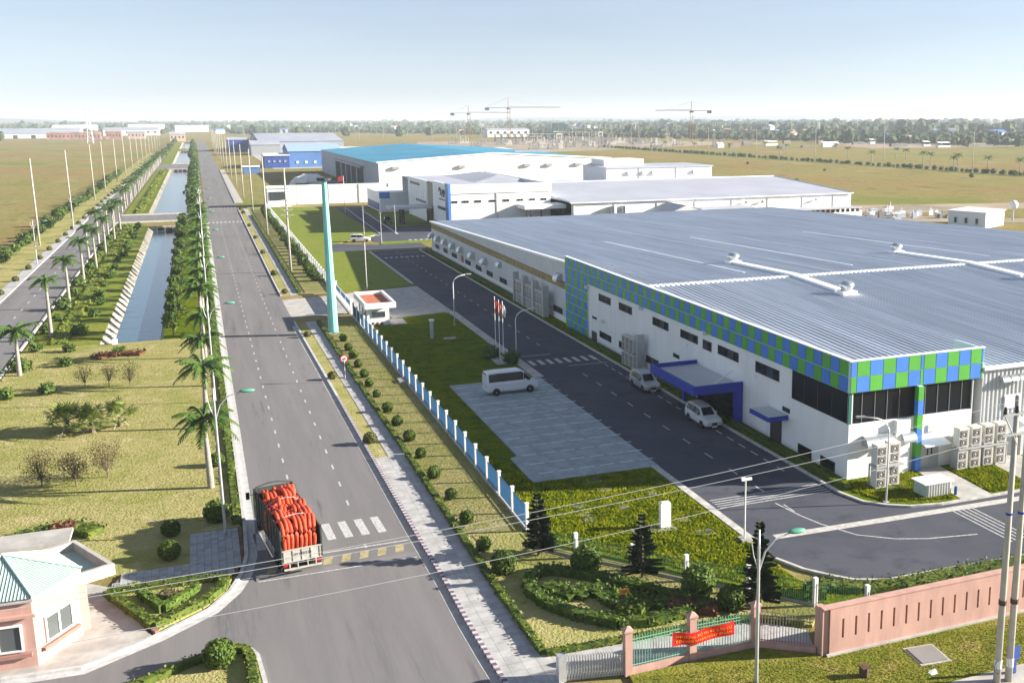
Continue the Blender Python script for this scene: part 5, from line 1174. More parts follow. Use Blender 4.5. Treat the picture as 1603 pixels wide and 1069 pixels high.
tag(MB().box(27.6,131.6,.07,29.2,132.5,.14).obj('lawn_slab', m_conc), 'small pale slab on the shaded factory lawn', 'slab'); tag(MB().box(18.2,110.6,.05,19.2,112.2,.35).obj('drain_box', m_conc), 'concrete drain box at the foot of the blue fence', 'drain box')
tag(MB().box(-11.8,145.2,.05,-11.2,145.6,.75).obj('outlet_post', m_offw), 'small white outlet block at the canal head', 'block')
# ================================================================ GUARD HOUSE AND GATEHOUSE
GH = thing('guard_house', 'small white guard house with terracotta flat roof beside the gate', 'guard house', (21.3,148,0), site=True)
MB().box(19.9,145,0,22.9,153,2.75).obj('wall', m_wwall, GH); q = MB(); x0,x1,y0,y1 = 19.3,23.5,142.6,153.6
q.box(x0,y0,2.75,x1,y1,2.95); q.box(x0,y0,2.95,x1,y0+.3,3.5); q.box(x0,y1-.3,2.95,x1,y1,3.5); q.box(x0,y0+.3,2.95,x0+.3,y1-.3,3.5); q.box(x1-.3,y0+.3,2.95,x1,y1-.3,3.5); q.obj('parapet', m_wwall, GH)
MB().box(x0+.3,y0+.3,2.96,x1-.3,y1-.3,3.06).obj('roof_deck', m_terra, GH)
f = MB().box(20.5,144.92,1.1,22.4,145,2.0).obj('window', m_frame, GH)
for k in range(3): MB().box(20.58+k*.6,144.88,1.18,21.12+k*.6,144.92,1.92).obj('pane', m_glass2, f)
for y in (146.2,149.6): MB().box(19.84,y,1.0,19.9,y+1.6,2.1).obj('window', m_glass, GH)
MB().box(19.84,151.6,.05,19.9,152.5,2.1).obj('door', m_navy, GH); MB().box(22.9,144.2,0,25.2,148.5,.14).obj('step', m_conc, GH)
for k in range(3): MB().tube([(20.6+k*.6,144.7,.05),(20.6+k*.6,144.7,.5)], .18, 7).obj('planter', m_brown, GH)
HX = thing('gatehouse', 'pink hexagonal gatehouse with pale green metal roof', 'gatehouse', (-11.3,61.3,0), site=True)
cx,cy = -11.3,61.3
def hexp(r_, a): return (cx+r_*math.cos(R_(a)), cy+r_*math.sin(R_(a)))
A6 = (-63,-3,57,117,177,237)
for k in range(6):
    a,b_ = hexp(3.4,A6[k]),hexp(3.4,A6[(k+1)%6]); a2,b2 = hexp(3.2,A6[k]),hexp(2.95,A6[(k+1)%6])
    MB().prism([a,b_,b2,a2],0,3.75).obj('wall', m_pink, HX)
q = MB(); q.prism([hexp(3.62,a) for a in A6],3.75,3.95); q.obj('eave_slab', m_conc, HX)
for k in range(6):          # standing-seam roof facets
    a,b_ = hexp(3.7,A6[k]),hexp(3.7,A6[(k+1)%6]); ap = Vector((cx,cy,5.3)); q = MB(); n = 22
    A,B = Vector((a[0],a[1],4.0)),Vector((b_[0],b_[1],4.0)); nm = (B-A).cross(ap-A).normalized(); mid = (A+B)/2
    q.add([tuple(A),tuple(B),tuple(ap)], [(0,1,2)])
    for j in range(1,n):
        p = A.lerp(B,j/n); u = abs(j/n-.5)*2; tip = p+(ap-mid)*(1-u)*.98
        e = (B-A).normalized()*.02
        q.add([tuple(p-e),tuple(p+e),tuple(tip+e),tuple(tip-e),tuple(p+nm*.035),tuple(tip+nm*.035)], [(0,4,5,3),(1,2,5,4),(0,1,4)])
    q.obj('roof_facet', m_mint, HX)
    q = MB(); q.tube([tuple(A+Vector((0,0,.04))),tuple(ap+Vector((0,0,.06)))], .07, 6); q.obj('hip_ridge', m_mint, HX)
def hexwin(k, w_, z0, z1):
    a,b_ = Vector((*hexp(3.4,A6[k]),0)),Vector((*hexp(3.4,A6[(k+1)%6]),0)); d = (b_-a).normalized(); nn = Vector((d.y,-d.x,0)); m_ = (a+b_)/2
    def bx(q,u0,u1,za,zb,o0,o1):
        P_ = [m_+d*u+nn*o for u,o in ((u0,o0),(u1,o0),(u1,o1),(u0,o1))]; q.prism([(p.x,p.y) for p in P_],za,zb)
    q = MB(); bx(q,-w_/2,w_/2,z0,z0+.1,-.02,.1); bx(q,-w_/2,w_/2,z1-.1,z1,-.02,.1); bx(q,-w_/2,-w_/2+.1,z0+.1,z1-.1,-.02,.1); bx(q,w_/2-.1,w_/2,z0+.1,z1-.1,-.02,.1); bx(q,-.06,.06,z0+.1,z1-.1,-.02,.09); f_ = q.obj('window', m_postw, HX)
    for s_ in (-1,1):
        q = MB(); bx(q,min(.06*s_,(w_/2-.1)*s_),max(.06*s_,(w_/2-.1)*s_),z0+.1,z1-.1,.005,.03); q.obj('pane', mat('pale_pane',(.09,.10,.10),.1,spec=.6), f_)
    q = MB(); bx(q,-w_/2-.35,w_/2+.35,z0-.28,z0-.08,-.02,.22); q.obj('sill', m_pinkd, HX)
hexwin(5,2.3,1.05,2.55); hexwin(0,2.0,1.05,2.5); hexwin(4,2.2,1.05,2.5)
MB().prism([hexp(3.42,A6[5]),hexp(3.75,A6[5]),hexp(3.75,A6[0]),hexp(3.42,A6[0])],2.95,3.1).obj('window_hood', m_pink, HX)
# flat-roofed annex
ux,uy = math.cos(R_(27)),math.sin(R_(27)); vx,vy = -uy,ux; bx_,by_ = hexp(3.15,-3)
def anx(u,v): return (bx_-.1+ux*u+vx*v, by_+uy*u+vy*v)
MB().prism([anx(-.6,.3),anx(.9,.3),anx(.9,4.8),anx(-.6,4.8)],0,2.9).obj('annex_wall', m_pink, HX)
q = MB()
for r0,r1 in (((-.7,.0),(2.4,.25)),((-.7,5.0),(2.4,5.25)),((-.7,.25),(-.45,5.0)),((2.15,.25),(2.4,5.0))): q.prism([anx(r0[0],r0[1]),anx(r1[0],r0[1]),anx(r1[0],r1[1]),anx(r0[0],r1[1])],2.9,3.55)
q.obj('annex_parapet', m_conc, HX); MB().prism([anx(-.45,.25),anx(2.15,.25),anx(2.15,5.0),anx(-.45,5.0)],2.9,3.02).obj('annex_roof', m_mint, HX)
q = MB(); q.box(-16,68.0,2.9,-9,70.5,3.1); q.obj('rear_canopy', m_conc, HX)
# ================================================================ VEHICLES
def wheel(parent, x, y, r_, w_):
    t = MB(); n = 18
    prof = [(-w_/2,r_*.62),(-w_/2,r_*.94),(-w_*.36,r_),(w_*.36,r_),(w_/2,r_*.94),(w_/2,r_*.62)]
    vs = [(yy, rr) for yy, rr in prof]
    for j in range(n):
        a = 2*math.pi*j/n
        for yy, rr in vs: t.v.append((x+rr*math.cos(a), y+yy, r_+rr*math.sin(a)))
    k = len(vs)
    for j in range(n):
        for i in range(k-1): t.f.append((j*k+i, j*k+i+1, ((j+1)%n)*k+i+1, ((j+1)%n)*k+i)); t.mi.append(0)
    wo = ob('wheel', t.mesh('tyre', m_black, True), parent)
    q = MB(); s_ = 1 if y > 0 else -1
    q.tube([(x,y-w_*.3,r_),(x,y+w_*.3,r_)], r_*.64, 14); ob('rim', q.mesh('rim', m_rim), wo)
    q = MB(); q.tube([(x,y+s_*w_*.3,r_),(x,y+s_*w_*.42,r_)], [r_*.2,r_*.15], 8); ob('hub', q.mesh('hub', m_galv), wo)
def car(label, loc, rz, paint, ST, L_wheels, r_, group, name, side, wsh, rear, h_grille, roofrack=False):
    """body lofted along stations (x, half width, z bottom, z belt, z top, half width at top); +x is forward"""
    o = thing(name, label, {'minibus':'van'}.get(name,'car'), loc, rz, group)
    b_ = MB(); n = 10
    def sec(s):
        x,w_,zb,zl,zt,wt = s
        return [(x,-w_*.9,zb),(x,-w_,zb+.18),(x,-w_,zl-.12),(x,-w_*.97,zl),(x,-wt,zt-.06 if zt-zl > .2 else zt),(x,-wt*.8,zt),(x,wt*.8,zt),(x,wt,zt-.06 if zt-zl > .2 else zt),(x,w_*.97,zl),(x,w_,zl-.12),(x,w_,zb+.18),(x,w_*.9,zb)]
    for s in ST: b_.v += sec(s)
    k = 12
    for i in range(len(ST)-1):
        for j in range(k): b_.f.append((i*k+j, i*k+(j+1)%k, (i+1)*k+(j+1)%k, (i+1)*k+j)); b_.mi.append(0)
    b_.f.append(tuple(range(k))); b_.mi.append(0); b_.f.append(tuple(range((len(ST)-1)*k, len(ST)*k))[::-1]); b_.mi.append(0)
    body = ob('body', b_.mesh('body', paint, True), o)
    body.data.polygons.foreach_set('use_smooth', [False]*len(body.data.polygons))
    S_ = [sec(s) for s in ST]
    def lerp(a,b2,t): return tuple(a[i]+(b2[i]-a[i])*t for i in range(3))
    for sgn, (lo, hi) in ((-1,(3,4)),(1,(8,7))):
        for (i0, t0, i1, t1) in side:
            def P_(i,t,f):
                a = lerp(S_[i][lo],S_[i+1][lo],t); c = lerp(S_[i][hi],S_[i+1][hi],t); p = lerp(a,c,f); return (p[0],p[1]+sgn*.03,p[2]+.012)
            q = MB(); st = [(i0,t0)]+[(i,0.) for i in range(i0+1,i1+1) if i < len(ST)-1]+[(i1,t1)]
            for (a,ta),(c,tc) in zip(st, st[1:]): q.quad(P_(a,ta,.1),P_(c,tc,.1),P_(c,tc,.92),P_(a,ta,.92))
            ob('side_window', q.mesh('side_window', m_glass), o)
    def cross(i, name_, f0, f1, push):
        a,c = S_[i],S_[i+1]; q = MB()
        q.quad(*[tuple(v+d for v,d in zip(p,push)) for p in (lerp(a[5],c[5],f0),lerp(a[6],c[6],f0),lerp(a[6],c[6],f1),lerp(a[5],c[5],f1))])
        ob(name_, q.mesh(name_, m_glass), o)
    cross(wsh, 'windscreen', .06, .94, (.012,0,.012)); cross(rear, 'rear_window', .08, .6, (-.015,0,.01))
    for x in L_wheels:
        for s_ in (-1,1):
            q = MB(); yy = s_*(ST[3][1]+.004); q.tube([(x,yy-.008,r_+.04),(x,yy+.008,r_+.04)], r_*1.2, 18); ob('wheel_arch', q.mesh('wheel_arch', m_black), o)
            wheel(o, x, s_*(ST[3][1]-.07), r_, .22)
    xf = ST[-1][0]; w_ = ST[-1][1]
    for s_ in (-1,1):
        q = MB(); q.box(xf-.12,s_*w_*.62-.17,h_grille+.12,xf+.015,s_*w_*.62+.17,h_grille+.27); ob('headlight', q.mesh('headlight', m_lampw), o)
        q = MB(); q.box(ST[0][0]-.015,s_*ST[0][1]*.8-.1,.85,ST[0][0]+.1,s_*ST[0][1]*.8+.1,1.2); ob('tail_light', q.mesh('tail_light', m_tail), o)
        xm = ST[wsh][0]; q = MB(); q.box(xm-.05,s_*(ST[wsh][1]+.02) if s_>0 else s_*(ST[wsh][1]+.22),ST[wsh][3]+.02,xm+.1,s_*(ST[wsh][1]+.22) if s_>0 else s_*(ST[wsh][1]+.02),ST[wsh][3]+.2); ob('mirror', q.mesh('mirror', paint), o)
    q = MB(); q.box(xf-.05,-w_*.4,h_grille-.2,xf+.012,w_*.4,h_grille+.08); ob('grille', q.mesh('grille', m_dframe), o)
    q = MB(); q.box(xf-.03,-.26,h_grille-.36,xf+.025,.26,h_grille-.24); ob('number_plate', q.mesh('number_plate', m_offw), o)
    if roofrack:
        for s_ in (-1,1): q = MB(); q.tube([(ST[2][0],s_*.58,ST[3][4]+.02),(ST[2][0]+.1,s_*.58,ST[3][4]+.07),(.4,s_*.58,ST[3][4]+.07),(.5,s_*.58,ST[3][4]+.02)], .02, 5); ob('roof_rail', q.mesh('roof_rail', m_galv), o)
    return o
MPV = [(-2.30,.78,.45,1.0,1.02,.70),(-2.25,.86,.38,1.08,1.10,.74),(-2.08,.90,.32,1.12,1.70,.66),(-1.5,.915,.3,1.10,1.80,.68),(-.2,.915,.3,1.06,1.80,.68),(.45,.915,.3,1.04,1.72,.66),(1.2,.91,.3,1.02,1.06,.74),(1.95,.88,.32,.94,.95,.66),(2.28,.80,.38,.80,.81,.55),(2.36,.68,.42,.66,.67,.45)]
sw = [(2,.25,3,.6),(3,.68,4,.35),(4,.42,5,.55)]
car('white seven-seat car parked before the blue canopy wall', (41.75,84.7,0), R_(-90), m_paint, MPV, (-1.35,1.4), .33, 'cars at the canopy', 'parked_car', sw, 5, 1, .62)
car('silver car parked just behind the blue entrance canopy', (41.75,98.7,0), R_(-90), m_silver, MPV, (-1.35,1.4), .33, 'cars at the canopy', 'parked_car', sw, 5, 1, .62, True)
VAN = [(-2.75,.86,.5,1.2,1.22,.8),(-2.7,.93,.42,1.3,2.1,.78),(-2.6,.97,.36,1.32,2.36,.80),(-1.5,.985,.34,1.32,2.42,.82),(.9,.985,.34,1.32,2.40,.82),(1.35,.98,.34,1.32,2.22,.80),(2.15,.97,.34,1.22,1.26,.80),(2.6,.92,.36,1.02,1.04,.72),(2.85,.82,.42,.82,.83,.6)]
car('white minibus parked at the near corner of the car park', (28.2,102.7,.085), R_(2), m_paint, VAN, (-1.75,1.85), .34, None, 'minibus', [(2,.1,4,.62),(4,.75,5,.75)], 5, 1, .72)
car('small white car on the access road of the second factory', (33.5,248.6,0), R_(-12), m_paint, MPV, (-1.35,1.4), .33, None, 'far_car', sw, 5, 1, .62)
car('black car under the porch of the second factory', (46.8,291,0), R_(-95), m_black, MPV, (-1.35,1.4), .33, None, 'far_car', sw, 5, 1, .62)
# ---- truck, loaded with coils of orange pipe; local x forward, origin below the tailgate
TK = thing('cargo_truck', 'dark-sided open truck loaded with orange pipe coils on the main road', 'truck', (4.1,64.75,0), R_(97))
TW = 1.22; BL = 8.3
m_side = mat('truck_side', (.045,.055,.05), .7, .25, 1.5); m_tg = mat('truck_tailgate', (.40,.385,.34), .7, .15, 3.0)
def tp(mb, name, mt, parent=TK, smooth=False): return ob(name, mb.mesh(name, mt, smooth), parent)
tp(MB().box(.1,-TW,.98,BL,TW,1.12), 'bed', m_side)
for s_ in (-1,1):
    y0,y1 = (TW-.06,TW) if s_ > 0 else (-TW,-TW+.06)
    sd_ = tp(MB().box(.1,y0,1.12,BL,y1,2.95), 'side_board', m_side)
    for k in range(9):
        x = .12+k*1.02; q = MB(); q.box(x,(TW if s_>0 else -TW-.05),1.0,x+.07,(TW+.05 if s_>0 else -TW),3.0); tp(q, 'stake', m_side)
    q = MB(); q.box(.1,y0-.01,2.95,BL,y1+.01,3.05); tp(q, 'top_rail', m_brown)
    q = MB(); q.box(2.5,(TW-.02 if s_>0 else -TW-.04),.55,5.6,(TW+.04 if s_>0 else -TW+.02),.62); q.box(2.5,(TW-.02 if s_>0 else -TW-.04),.8,5.6,(TW+.04 if s_>0 else -TW+.02),.87); tp(q, 'side_guard', m_galv)
fb = MB(); fb.box(BL-.06,-TW,1.12,BL,TW,3.0); tp(fb, 'headboard', m_side); fb2 = MB().box(BL+.0,-TW,3.0,BL+.04,TW,3.3); tp(fb2, 'headboard_rail', m_side)
q = MB(); q.tube([(BL,-TW,2.9),(BL,-TW,3.35),(BL,-.3,3.55),(BL,.3,3.55),(BL,TW,3.35),(BL,TW,2.9)], .04, 6); q.tube([(BL-.5,-TW,2.95),(BL,-TW,3.35)], .03, 5); q.tube([(BL-.5,TW,2.95),(BL,TW,3.35)], .03, 5); tp(q, 'tarp_hoop', m_dframe)
q = MB(); q.box(.02,-TW,1.0,.1,TW,1.75); tg = tp(q, 'tailgate', m_tg)
q = MB()
for y in (-1.1,-.55,0,.55,1.1): q.box(-.02,y-.03,1.0,.02,y+.03,1.75)
q.box(-.015,-TW,1.72,.1,TW,1.79); q.box(-.015,-TW,.96,.1,TW,1.02); tp(q, 'tailgate_frame', m_tg, TK)
t_ = text('29H 408.24', .24, 'painted_plate', m_dframe, TK, (-.03,0,1.38), (R_(90),0,R_(-90)), .002)
for s_ in (-1,1):
    q = MB(); q.box(.0,s_*TW-.05,1.0,.12,s_*TW+.05,3.05); tp(q, 'corner_post', m_side); q = MB(); q.box(-.04,s_*.95-.22,.72,.02,s_*.95+.22,.9); tp(q, 'tail_light', m_tail)
q = MB(); q.box(-.12,-1.15,.5,.0,1.15,.6); 
for y in (-.8,-.3,.3,.8): q.box(-.08,y-.03,.6,-.03,y+.03,.95)
tp(q, 'rear_bumper', m_tg); q = MB(); q.box(.3,-.4,.6,9.8,-.25,.98); q.box(.3,.25,.6,9.8,.4,.98); tp(q, 'chassis', m_dframe)
for x in (1.2,2.35,8.9):
    for s_ in (-1,1): wheel(TK, x, s_*.98, .5, .34 if x > 5 else .5)
for s_ in (-1,1): q = MB(); q.box(.55,s_*.98-.28,.25,.6,s_*.98+.28,1.0); tp(q, 'mud_flap', m_black)
cb = MB(); pr = [(8.5,.6),(10.1,.6),(10.25,1.0),(10.2,1.75),(9.85,2.75),(9.5,2.9),(8.5,2.9)]
n = len(pr); cb.v = [(x,-1.15,z) for x,z in pr]+[(x,1.15,z) for x,z in pr]; cb.f = [tuple(range(n)), tuple(range(n,2*n))[::-1]]+[(i,i+n,(i+1)%n+n,(i+1)%n) for i in range(n)]; cb.mi = [0]*len(cb.f)
tp(cb, 'cab', mat('cab_paint', (.05,.07,.065), .5)); q = MB(); q.quad((10.22,-1.05,1.78),(10.22,1.05,1.78),(9.9,1.02,2.68),(9.9,-1.02,2.68)); tp(q, 'windscreen', m_glass)
for s_ in (-1,1):
    q = MB(); q.box(9.0,s_*1.155-.01,1.75,9.9,s_*1.155+.01,2.5); tp(q, 'side_window', m_glass); q = MB(); q.tube([(9.9,s_*1.15,2.3),(10.1,s_*1.5,2.3)], .025, 5); q.box(10.05,s_*1.5-.12,1.95,10.15,s_*1.5+.12,2.45); tp(q, 'mirror', m_black)
# coils: upright rounded loops of three or four turns, each coil its own thing in the load
rk = random.Random(3)
def coil(cx_, cy_, zb, hw, hh, turns, yaw, tilt, label):
    q = MB(); rr = .118
    for k in range(turns):
        off = (k-(turns-1)/2)*.245; pts = []; dh = rk.uniform(-.08,.06); dw = rk.uniform(-.05,.05)
        for j in range(36):
            a = 2*math.pi*j/36; ca, sa = math.cos(a), math.sin(a)
            px = (hw+dw)*math.copysign(abs(ca), ca); pz = hh+(hh+dh)*math.copysign(abs(sa)**.95, sa)
            pts.append((px, off+.025*math.sin(a*2+k)+tilt*pz*.12, pz+rr))
        q.tube(pts, rr, 10, closed=True)
    o = ob('pipe_coil', q.mesh('pipe_coil', m_orange, True), None)
    o.matrix_world = Matrix.Translation((4.1,64.75,0)) @ Matrix.Rotation(R_(97), 4, 'Z') @ Matrix.Translation((cx_,cy_,zb)) @ Matrix.Rotation(yaw, 4, 'Z')
    return tag(o, label, 'pipe coil', 'orange pipe coils on the truck')
ROWS = ['rearmost','second','third','fourth','foremost']
for r_, x in enumerate((1.08,2.8,4.4,5.95,7.35)):
    for c_, y in enumerate((.78,-.02,-.8)):
        nt_ = (3,4,3,4)[(r_*2+c_)%4]-(1 if r_ == 4 and c_ == 0 else 0)
        coil(x+rk.uniform(-.1,.1), y+rk.uniform(-.05,.05), 1.13, (.95,.85,.8,.8,.78)[r_], (1.06,.92,.95,.9,1.0)[r_]+rk.uniform(-.05,.12), min(nt_,3), rk.uniform(-.18,.18), rk.uniform(-.25,.25), '%s row, %s orange pipe coil standing in the truck bed' % (ROWS[r_], ('left','middle','right')[c_]))
for k,(x,y,z) in enumerate(((3.4,.5,2.0),(3.2,-.5,2.1),(5.0,.1,2.05),(6.6,-.45,2.1),(6.5,.6,2.05))):
    coil(x, y, z, .72, .62, 3, rk.uniform(-.25,.25), rk.uniform(-.3,.3), 'orange pipe coil heaped on top of the load, %s from the tailgate' % nth(k))

for k, x in enumerate((1.6,4.9)):          # lashing ropes over the load
    q = MB(); q.tube([(x,-TW-.02,2.6),(x,-1.15,3.1),(x+.05,-.6,3.42),(x,0,3.48),(x-.05,.6,3.42),(x,1.15,3.1),(x,TW+.02,2.6)], .014, 4); tp(q, 'lashing_rope', m_offw)
# ================================================================ FAR BACKGROUND
rf = random.Random(77)
bound = [(-900,2500),(-340,2330),(-5,2150),(236,2300),(515,1600),(640,1180),(707,800),(900,640),(1250,560)]
def bpt(t):
    k = t*(len(bound)-1); i = min(int(k), len(bound)-2); f = k-i
    return bound[i][0]+(bound[i+1][0]-bound[i][0])*f, bound[i][1]+(bound[i+1][1]-bound[i][1])*f
def clump(m_, x, y, h, r_, rr, nu=8, nv=5, leaves=0):
    m_.ball((x,y,h*.55), (r_,r_,h*.5), nu, nv, 0, .32, rr)
    for k in range(leaves):
        d = rvec(rr); m_.leaf((x+d.x*r_*1.05, y+d.y*r_*1.05, h*.55+d.z*h*.52), (d+rvec(rr)*.7).normalized(), r_*rr.uniform(.18,.4), rr)
for name, label, n, s0, s1, h0, h1 in (('far_wood','mixed green tree belt behind the fields on the horizon',7500,1.0,1.4,4,8.5),('far_wood','second hazy tree belt behind the first on the horizon',5200,1.4,4.5,8,17)):
    m_ = MB()
    for k in range(n):
        x, y = bpt(rf.random()); s_ = s0*(s1/s0)**rf.random(); x *= s_; y *= s_; x += rf.uniform(-40,40); y += rf.uniform(-40,40)
        if abs(x-5) < 60 and s_ < 1.4: continue
        h = rf.uniform(h0,h1)*(1.35 if rf.random() < .08 else 1); clump(m_, x, y, h, h*rf.uniform(.45,.75), rf, 6, 4, leaves=16 if s_ < 1.3 else 7)
    o = m_.obj(name, m_far); o['kind'] = 'stuff'; o['label'] = label; o['category'] = 'wood'
# hazy rise on the horizon
m_ = MB(); n = 60
for k in range(n+1):
    a = -1.1+k/n*2.4; R0 = 8600; h = 22+16*math.sin(k*.37)+10*math.sin(k*1.13)+rf.uniform(-3,3)
    m_.v += [(R0*math.sin(a), R0*math.cos(a), -3), (R0*math.sin(a)*1.04, R0*math.cos(a)*1.04, max(8,h)), (R0*math.sin(a)*1.2, R0*math.cos(a)*1.2, -3)]
for k in range(n):
    for j in range(2): m_.f.append((k*3+j,k*3+j+1,k*3+j+4,k*3+j+3)); m_.mi.append(0)
struct(m_, 'far_hills', m_hill)
# larger single trees in front of the belt
FT = []
for s in (201,202,203):
    q = MB(); r2 = random.Random(s)
    for k in range(7):
        a = r2.uniform(0,6.28); d = r2.uniform(0,4.2); clump(q, math.cos(a)*d, math.sin(a)*d, r2.uniform(9,13), r2.uniform(2.6,4.0), r2, 8, 5, 26)
    t = MB().tube([(0,0,0),(0,0,5)], [.5,.35], 6); FT.append((t.mesh('trunk', m_bark), q.mesh('crown', m_far)))
big = [(610,1500),(640,1480),(690,1440),(760,1500),(800,1470),(845,1430),(880,1410),(930,1400),(985,1380),(1040,1360),(700,1100),(760,1020),(640,960),(930,900),(1000,830),(870,760),(-330,1900),(-300,1930),(-250,1700),(90,1900),(160,1850),(230,1800),(300,1700),(360,1760)]
for i,(x,y) in enumerate(big): tree(x, y, 'large dark tree standing before the horizon belt, %s of the scattered big trees' % nth(i), 'large trees before the horizon', FT[i%3], rf.uniform(.85,1.45), rf.uniform(0,6), name='large_tree')
# palms, shrubs along the far avenue on the right
for i,(x,y) in enumerate([(379,415),(376,435),(397,484),(361,443),(396,507),(393,510),(427,572),(429,585),(386,551),(409,612),(465,712),(413,700),(384,660),(386,740),(384,800),(440,780),(384,860),(430,880),(384,930),(450,980)]):
    palm(x, y, 'young palm along the far field avenue, %s from the right' % nth(i), 'young palms along the far avenue', PALMLO[i%2], 1.2, rf.uniform(0,6))
for i in range(150):
    bush(363.8+rf.uniform(-1.2,1.2), 385+i*3.9+rf.uniform(-1,1), WILD[i%3], 'roadside bush of the far field avenue, %s from the right' % nth(i), 'bushes along the far avenue', rf.uniform(.75,1.5), name='roadside_bush')
for i in range(9):
    x, y = rf.uniform(180,345), rf.uniform(300,620)
    bush(x, y, WILD[i%3], 'scattered bush on the open right field, %s of the loose group' % nth(i), 'bushes on the right field', rf.uniform(.5,1.4), name='field_bush')
# far houses among the trees
HM = []
for k, (w_, d, h, wm, rm) in enumerate(((11,9,6,m_offw,m_brick),(9,8,9,m_offw,m_greybl),(14,9,5,mat('far_cream',(.6,.52,.4),.8),m_brick),(8,7,11,m_offw,m_offw),(16,10,6,m_offw,m_blusheet))):
    a = MB(); a.box(-w_/2,-d/2,0,w_/2,d/2,h); b_ = MB()
    if k == 3: b_.box(-w_/2-.3,-d/2-.3,h,w_/2+.3,d/2+.3,h+.5)
    else: b_.add([(-w_/2-.5,-d/2-.5,h),(w_/2+.5,-d/2-.5,h),(w_/2+.5,d/2+.5,h),(-w_/2-.5,d/2+.5,h),(-w_/2,0,h+2.6),(w_/2,0,h+2.6)], [(0,1,5,4),(2,3,4,5),(0,4,3),(1,2,5)])
    c = MB()
    for j in range(3): c.box(-w_/2+1.2+j*w_/3.2,-d/2-.08,h*.35,-w_/2+2.4+j*w_/3.2,-d/2,h*.75)
    HM.append((a.mesh('wall', wm), b_.mesh('roof', rm), c.mesh('windows', m_glass2)))
DESC = ('small white red-roofed far house among horizon trees','narrow white grey-roofed far house among horizon trees','low cream red-roofed far house among horizon trees','tall white flat-roofed far house among horizon trees','wide white blue-roofed far shed among horizon trees')
for i in range(110):
    x, y = bpt(rf.random()); s_ = rf.uniform(1.02,1.8); x *= s_; y *= s_; k = rf.randrange(5)
    if abs(x-5) < 40 and s_ < 1.3: continue
    o = thing('far_house', DESC[k], 'house', (x,y,0), rf.uniform(-.6,.6), 'far houses on the horizon, kind '+'abcde'[k], sc=rf.uniform(.7,1.15)*(1.25 if s_ > 1.3 else 1))
    for n_, me in zip(('wall','roof','window_row'), HM[k]): ob(n_, me, o)
# long sheds at the left horizon
def shed(x0,x1,y0,y1,h,rise,name,label,wm,rm,cat='warehouse',doors=0,wins=0):
    o = thing(name, label, cat, ((x0+x1)/2,y0,0), site=True); xm = (x0+x1)/2; ym = (y0+y1)/2
    q = MB(); q.box(x0,y0,0,x1,y1,h); q.obj('wall', wm, o)
    q = MB(); q.add([(x0-.5,y0-.5,h),(x1+.5,y0-.5,h),(x1+.5,ym,h+rise),(x0-.5,ym,h+rise),(x1+.5,y1+.5,h),(x0-.5,y1+.5,h)], [(0,1,2,3),(3,2,4,5),(0,3,5),(1,4,2)]); q.obj('roof', rm, o)
    for k in range(wins): MB().box(x0+(k+.3)*(x1-x0)/wins,y0-.15,h*.45,x0+(k+.7)*(x1-x0)/wins,y0,h*.75).obj('window', m_glass2, o)
    for k in range(doors): MB().box(x0+(k+.35)*(x1-x0)/doors,y0-.12,0,x0+(k+.6)*(x1-x0)/doors,y0,h*.7).obj('door', m_dframe, o)
    return o
shed(-318,-170,1890,1990,7,8,'far_shed','long low grey-roofed shed left of the brick rows',m_offw,m_greybl,doors=6)
shed(-262,-185,2400,2470,13,5,'far_shed','white horizon shed left of the lattice pylon',m_offw,m_offw)
shed(-150,-60,2100,2180,10,4,'far_shed','pale horizon shed right of the lattice pylon',m_offw,m_greybl,wins=8)
shed(-130,-60,2500,2560,14,4,'far_shed','second white horizon shed behind the left avenue',m_offw,m_offw)
shed(-40,30,2600,2660,12,3,'far_shed','white roofed horizon shed at the end of the canal',m_offw,m_offw)
shed(-192,-124,1690,1705,9,2.5,'brick_row','long red brick row building at the field end',m_brick,m_brick,'building',0,14)
shed(-118,-98,1700,1714,10,2.5,'brick_row','short red brick building right of the long brick row',m_brick,m_brick,'building',0,5)
shed(-92,-68,1740,1756,9,2.5,'brick_row','pinkish far building beside the left avenue',mat('far_pink',(.48,.34,.30),.8),m_greybl,'building',0,5)
shed(-30,-12,1500,1520,9,3,'far_shed','sandy coloured building closing the canal view',mat('far_sand',(.55,.42,.28),.8),m_greybl,'building',0,4)
shed(405,470,1560,1590,11,2,'far_shed','white flat building behind the two left cranes',m_offw,m_greybl,wins=6)
# sheds beyond the third factory
def gshed(x0,x1,y0,y1,h,rise,name,label,wm,rm,em):
    o = thing(name, label, 'warehouse', (x0,y0,0), site=True); ym = (y0+y1)/2
    q = MB(); q.box(x0,y0,0,x1,y1,h); q.obj('wall', wm, o)
    q = MB(); q.add([(x0,y0,h),(x0,ym,h+rise),(x0,y1,h)], [(0,2,1)]); q.obj('gable', em, o)
    q = MB(); q.add([(x0-.4,y0-.5,h),(x1+.4,y0-.5,h),(x1+.4,ym,h+rise+.1),(x0-.4,ym,h+rise+.1),(x1+.4,y1+.5,h),(x0-.4,y1+.5,h)], [(0,1,2,3),(3,2,4,5)]); q.obj('roof', rm, o)
    return o
o = gshed(50,80,655,700,9.2,4.0,'blue_shed','tall bright blue steel shed with pale blue roof left of the blue-roofed warehouse',m_blusheet,mat('pale_blue_roof',(.30,.42,.60),.5),m_navy)
for k in range(5): MB().box(54+k*5,654.8,2.2,55.4+k*5,655,3.6).obj('window', m_offw, o)
o = gshed(36,50,652,672,7.0,1.2,'blue_shed','low navy blue shed with white roof at the left of the tall blue shed',m_navy,m_offw,m_navy)
for k in range(4): MB().box(38+k*3,651.8,3.2,39.2+k*3,652,4.4).obj('window', m_greybl, o)
gshed(50,120,960,1120,9,6,'grey_shed','large grey roofed warehouse behind the blue sheds',m_greybl,m_greybl,m_greybl)
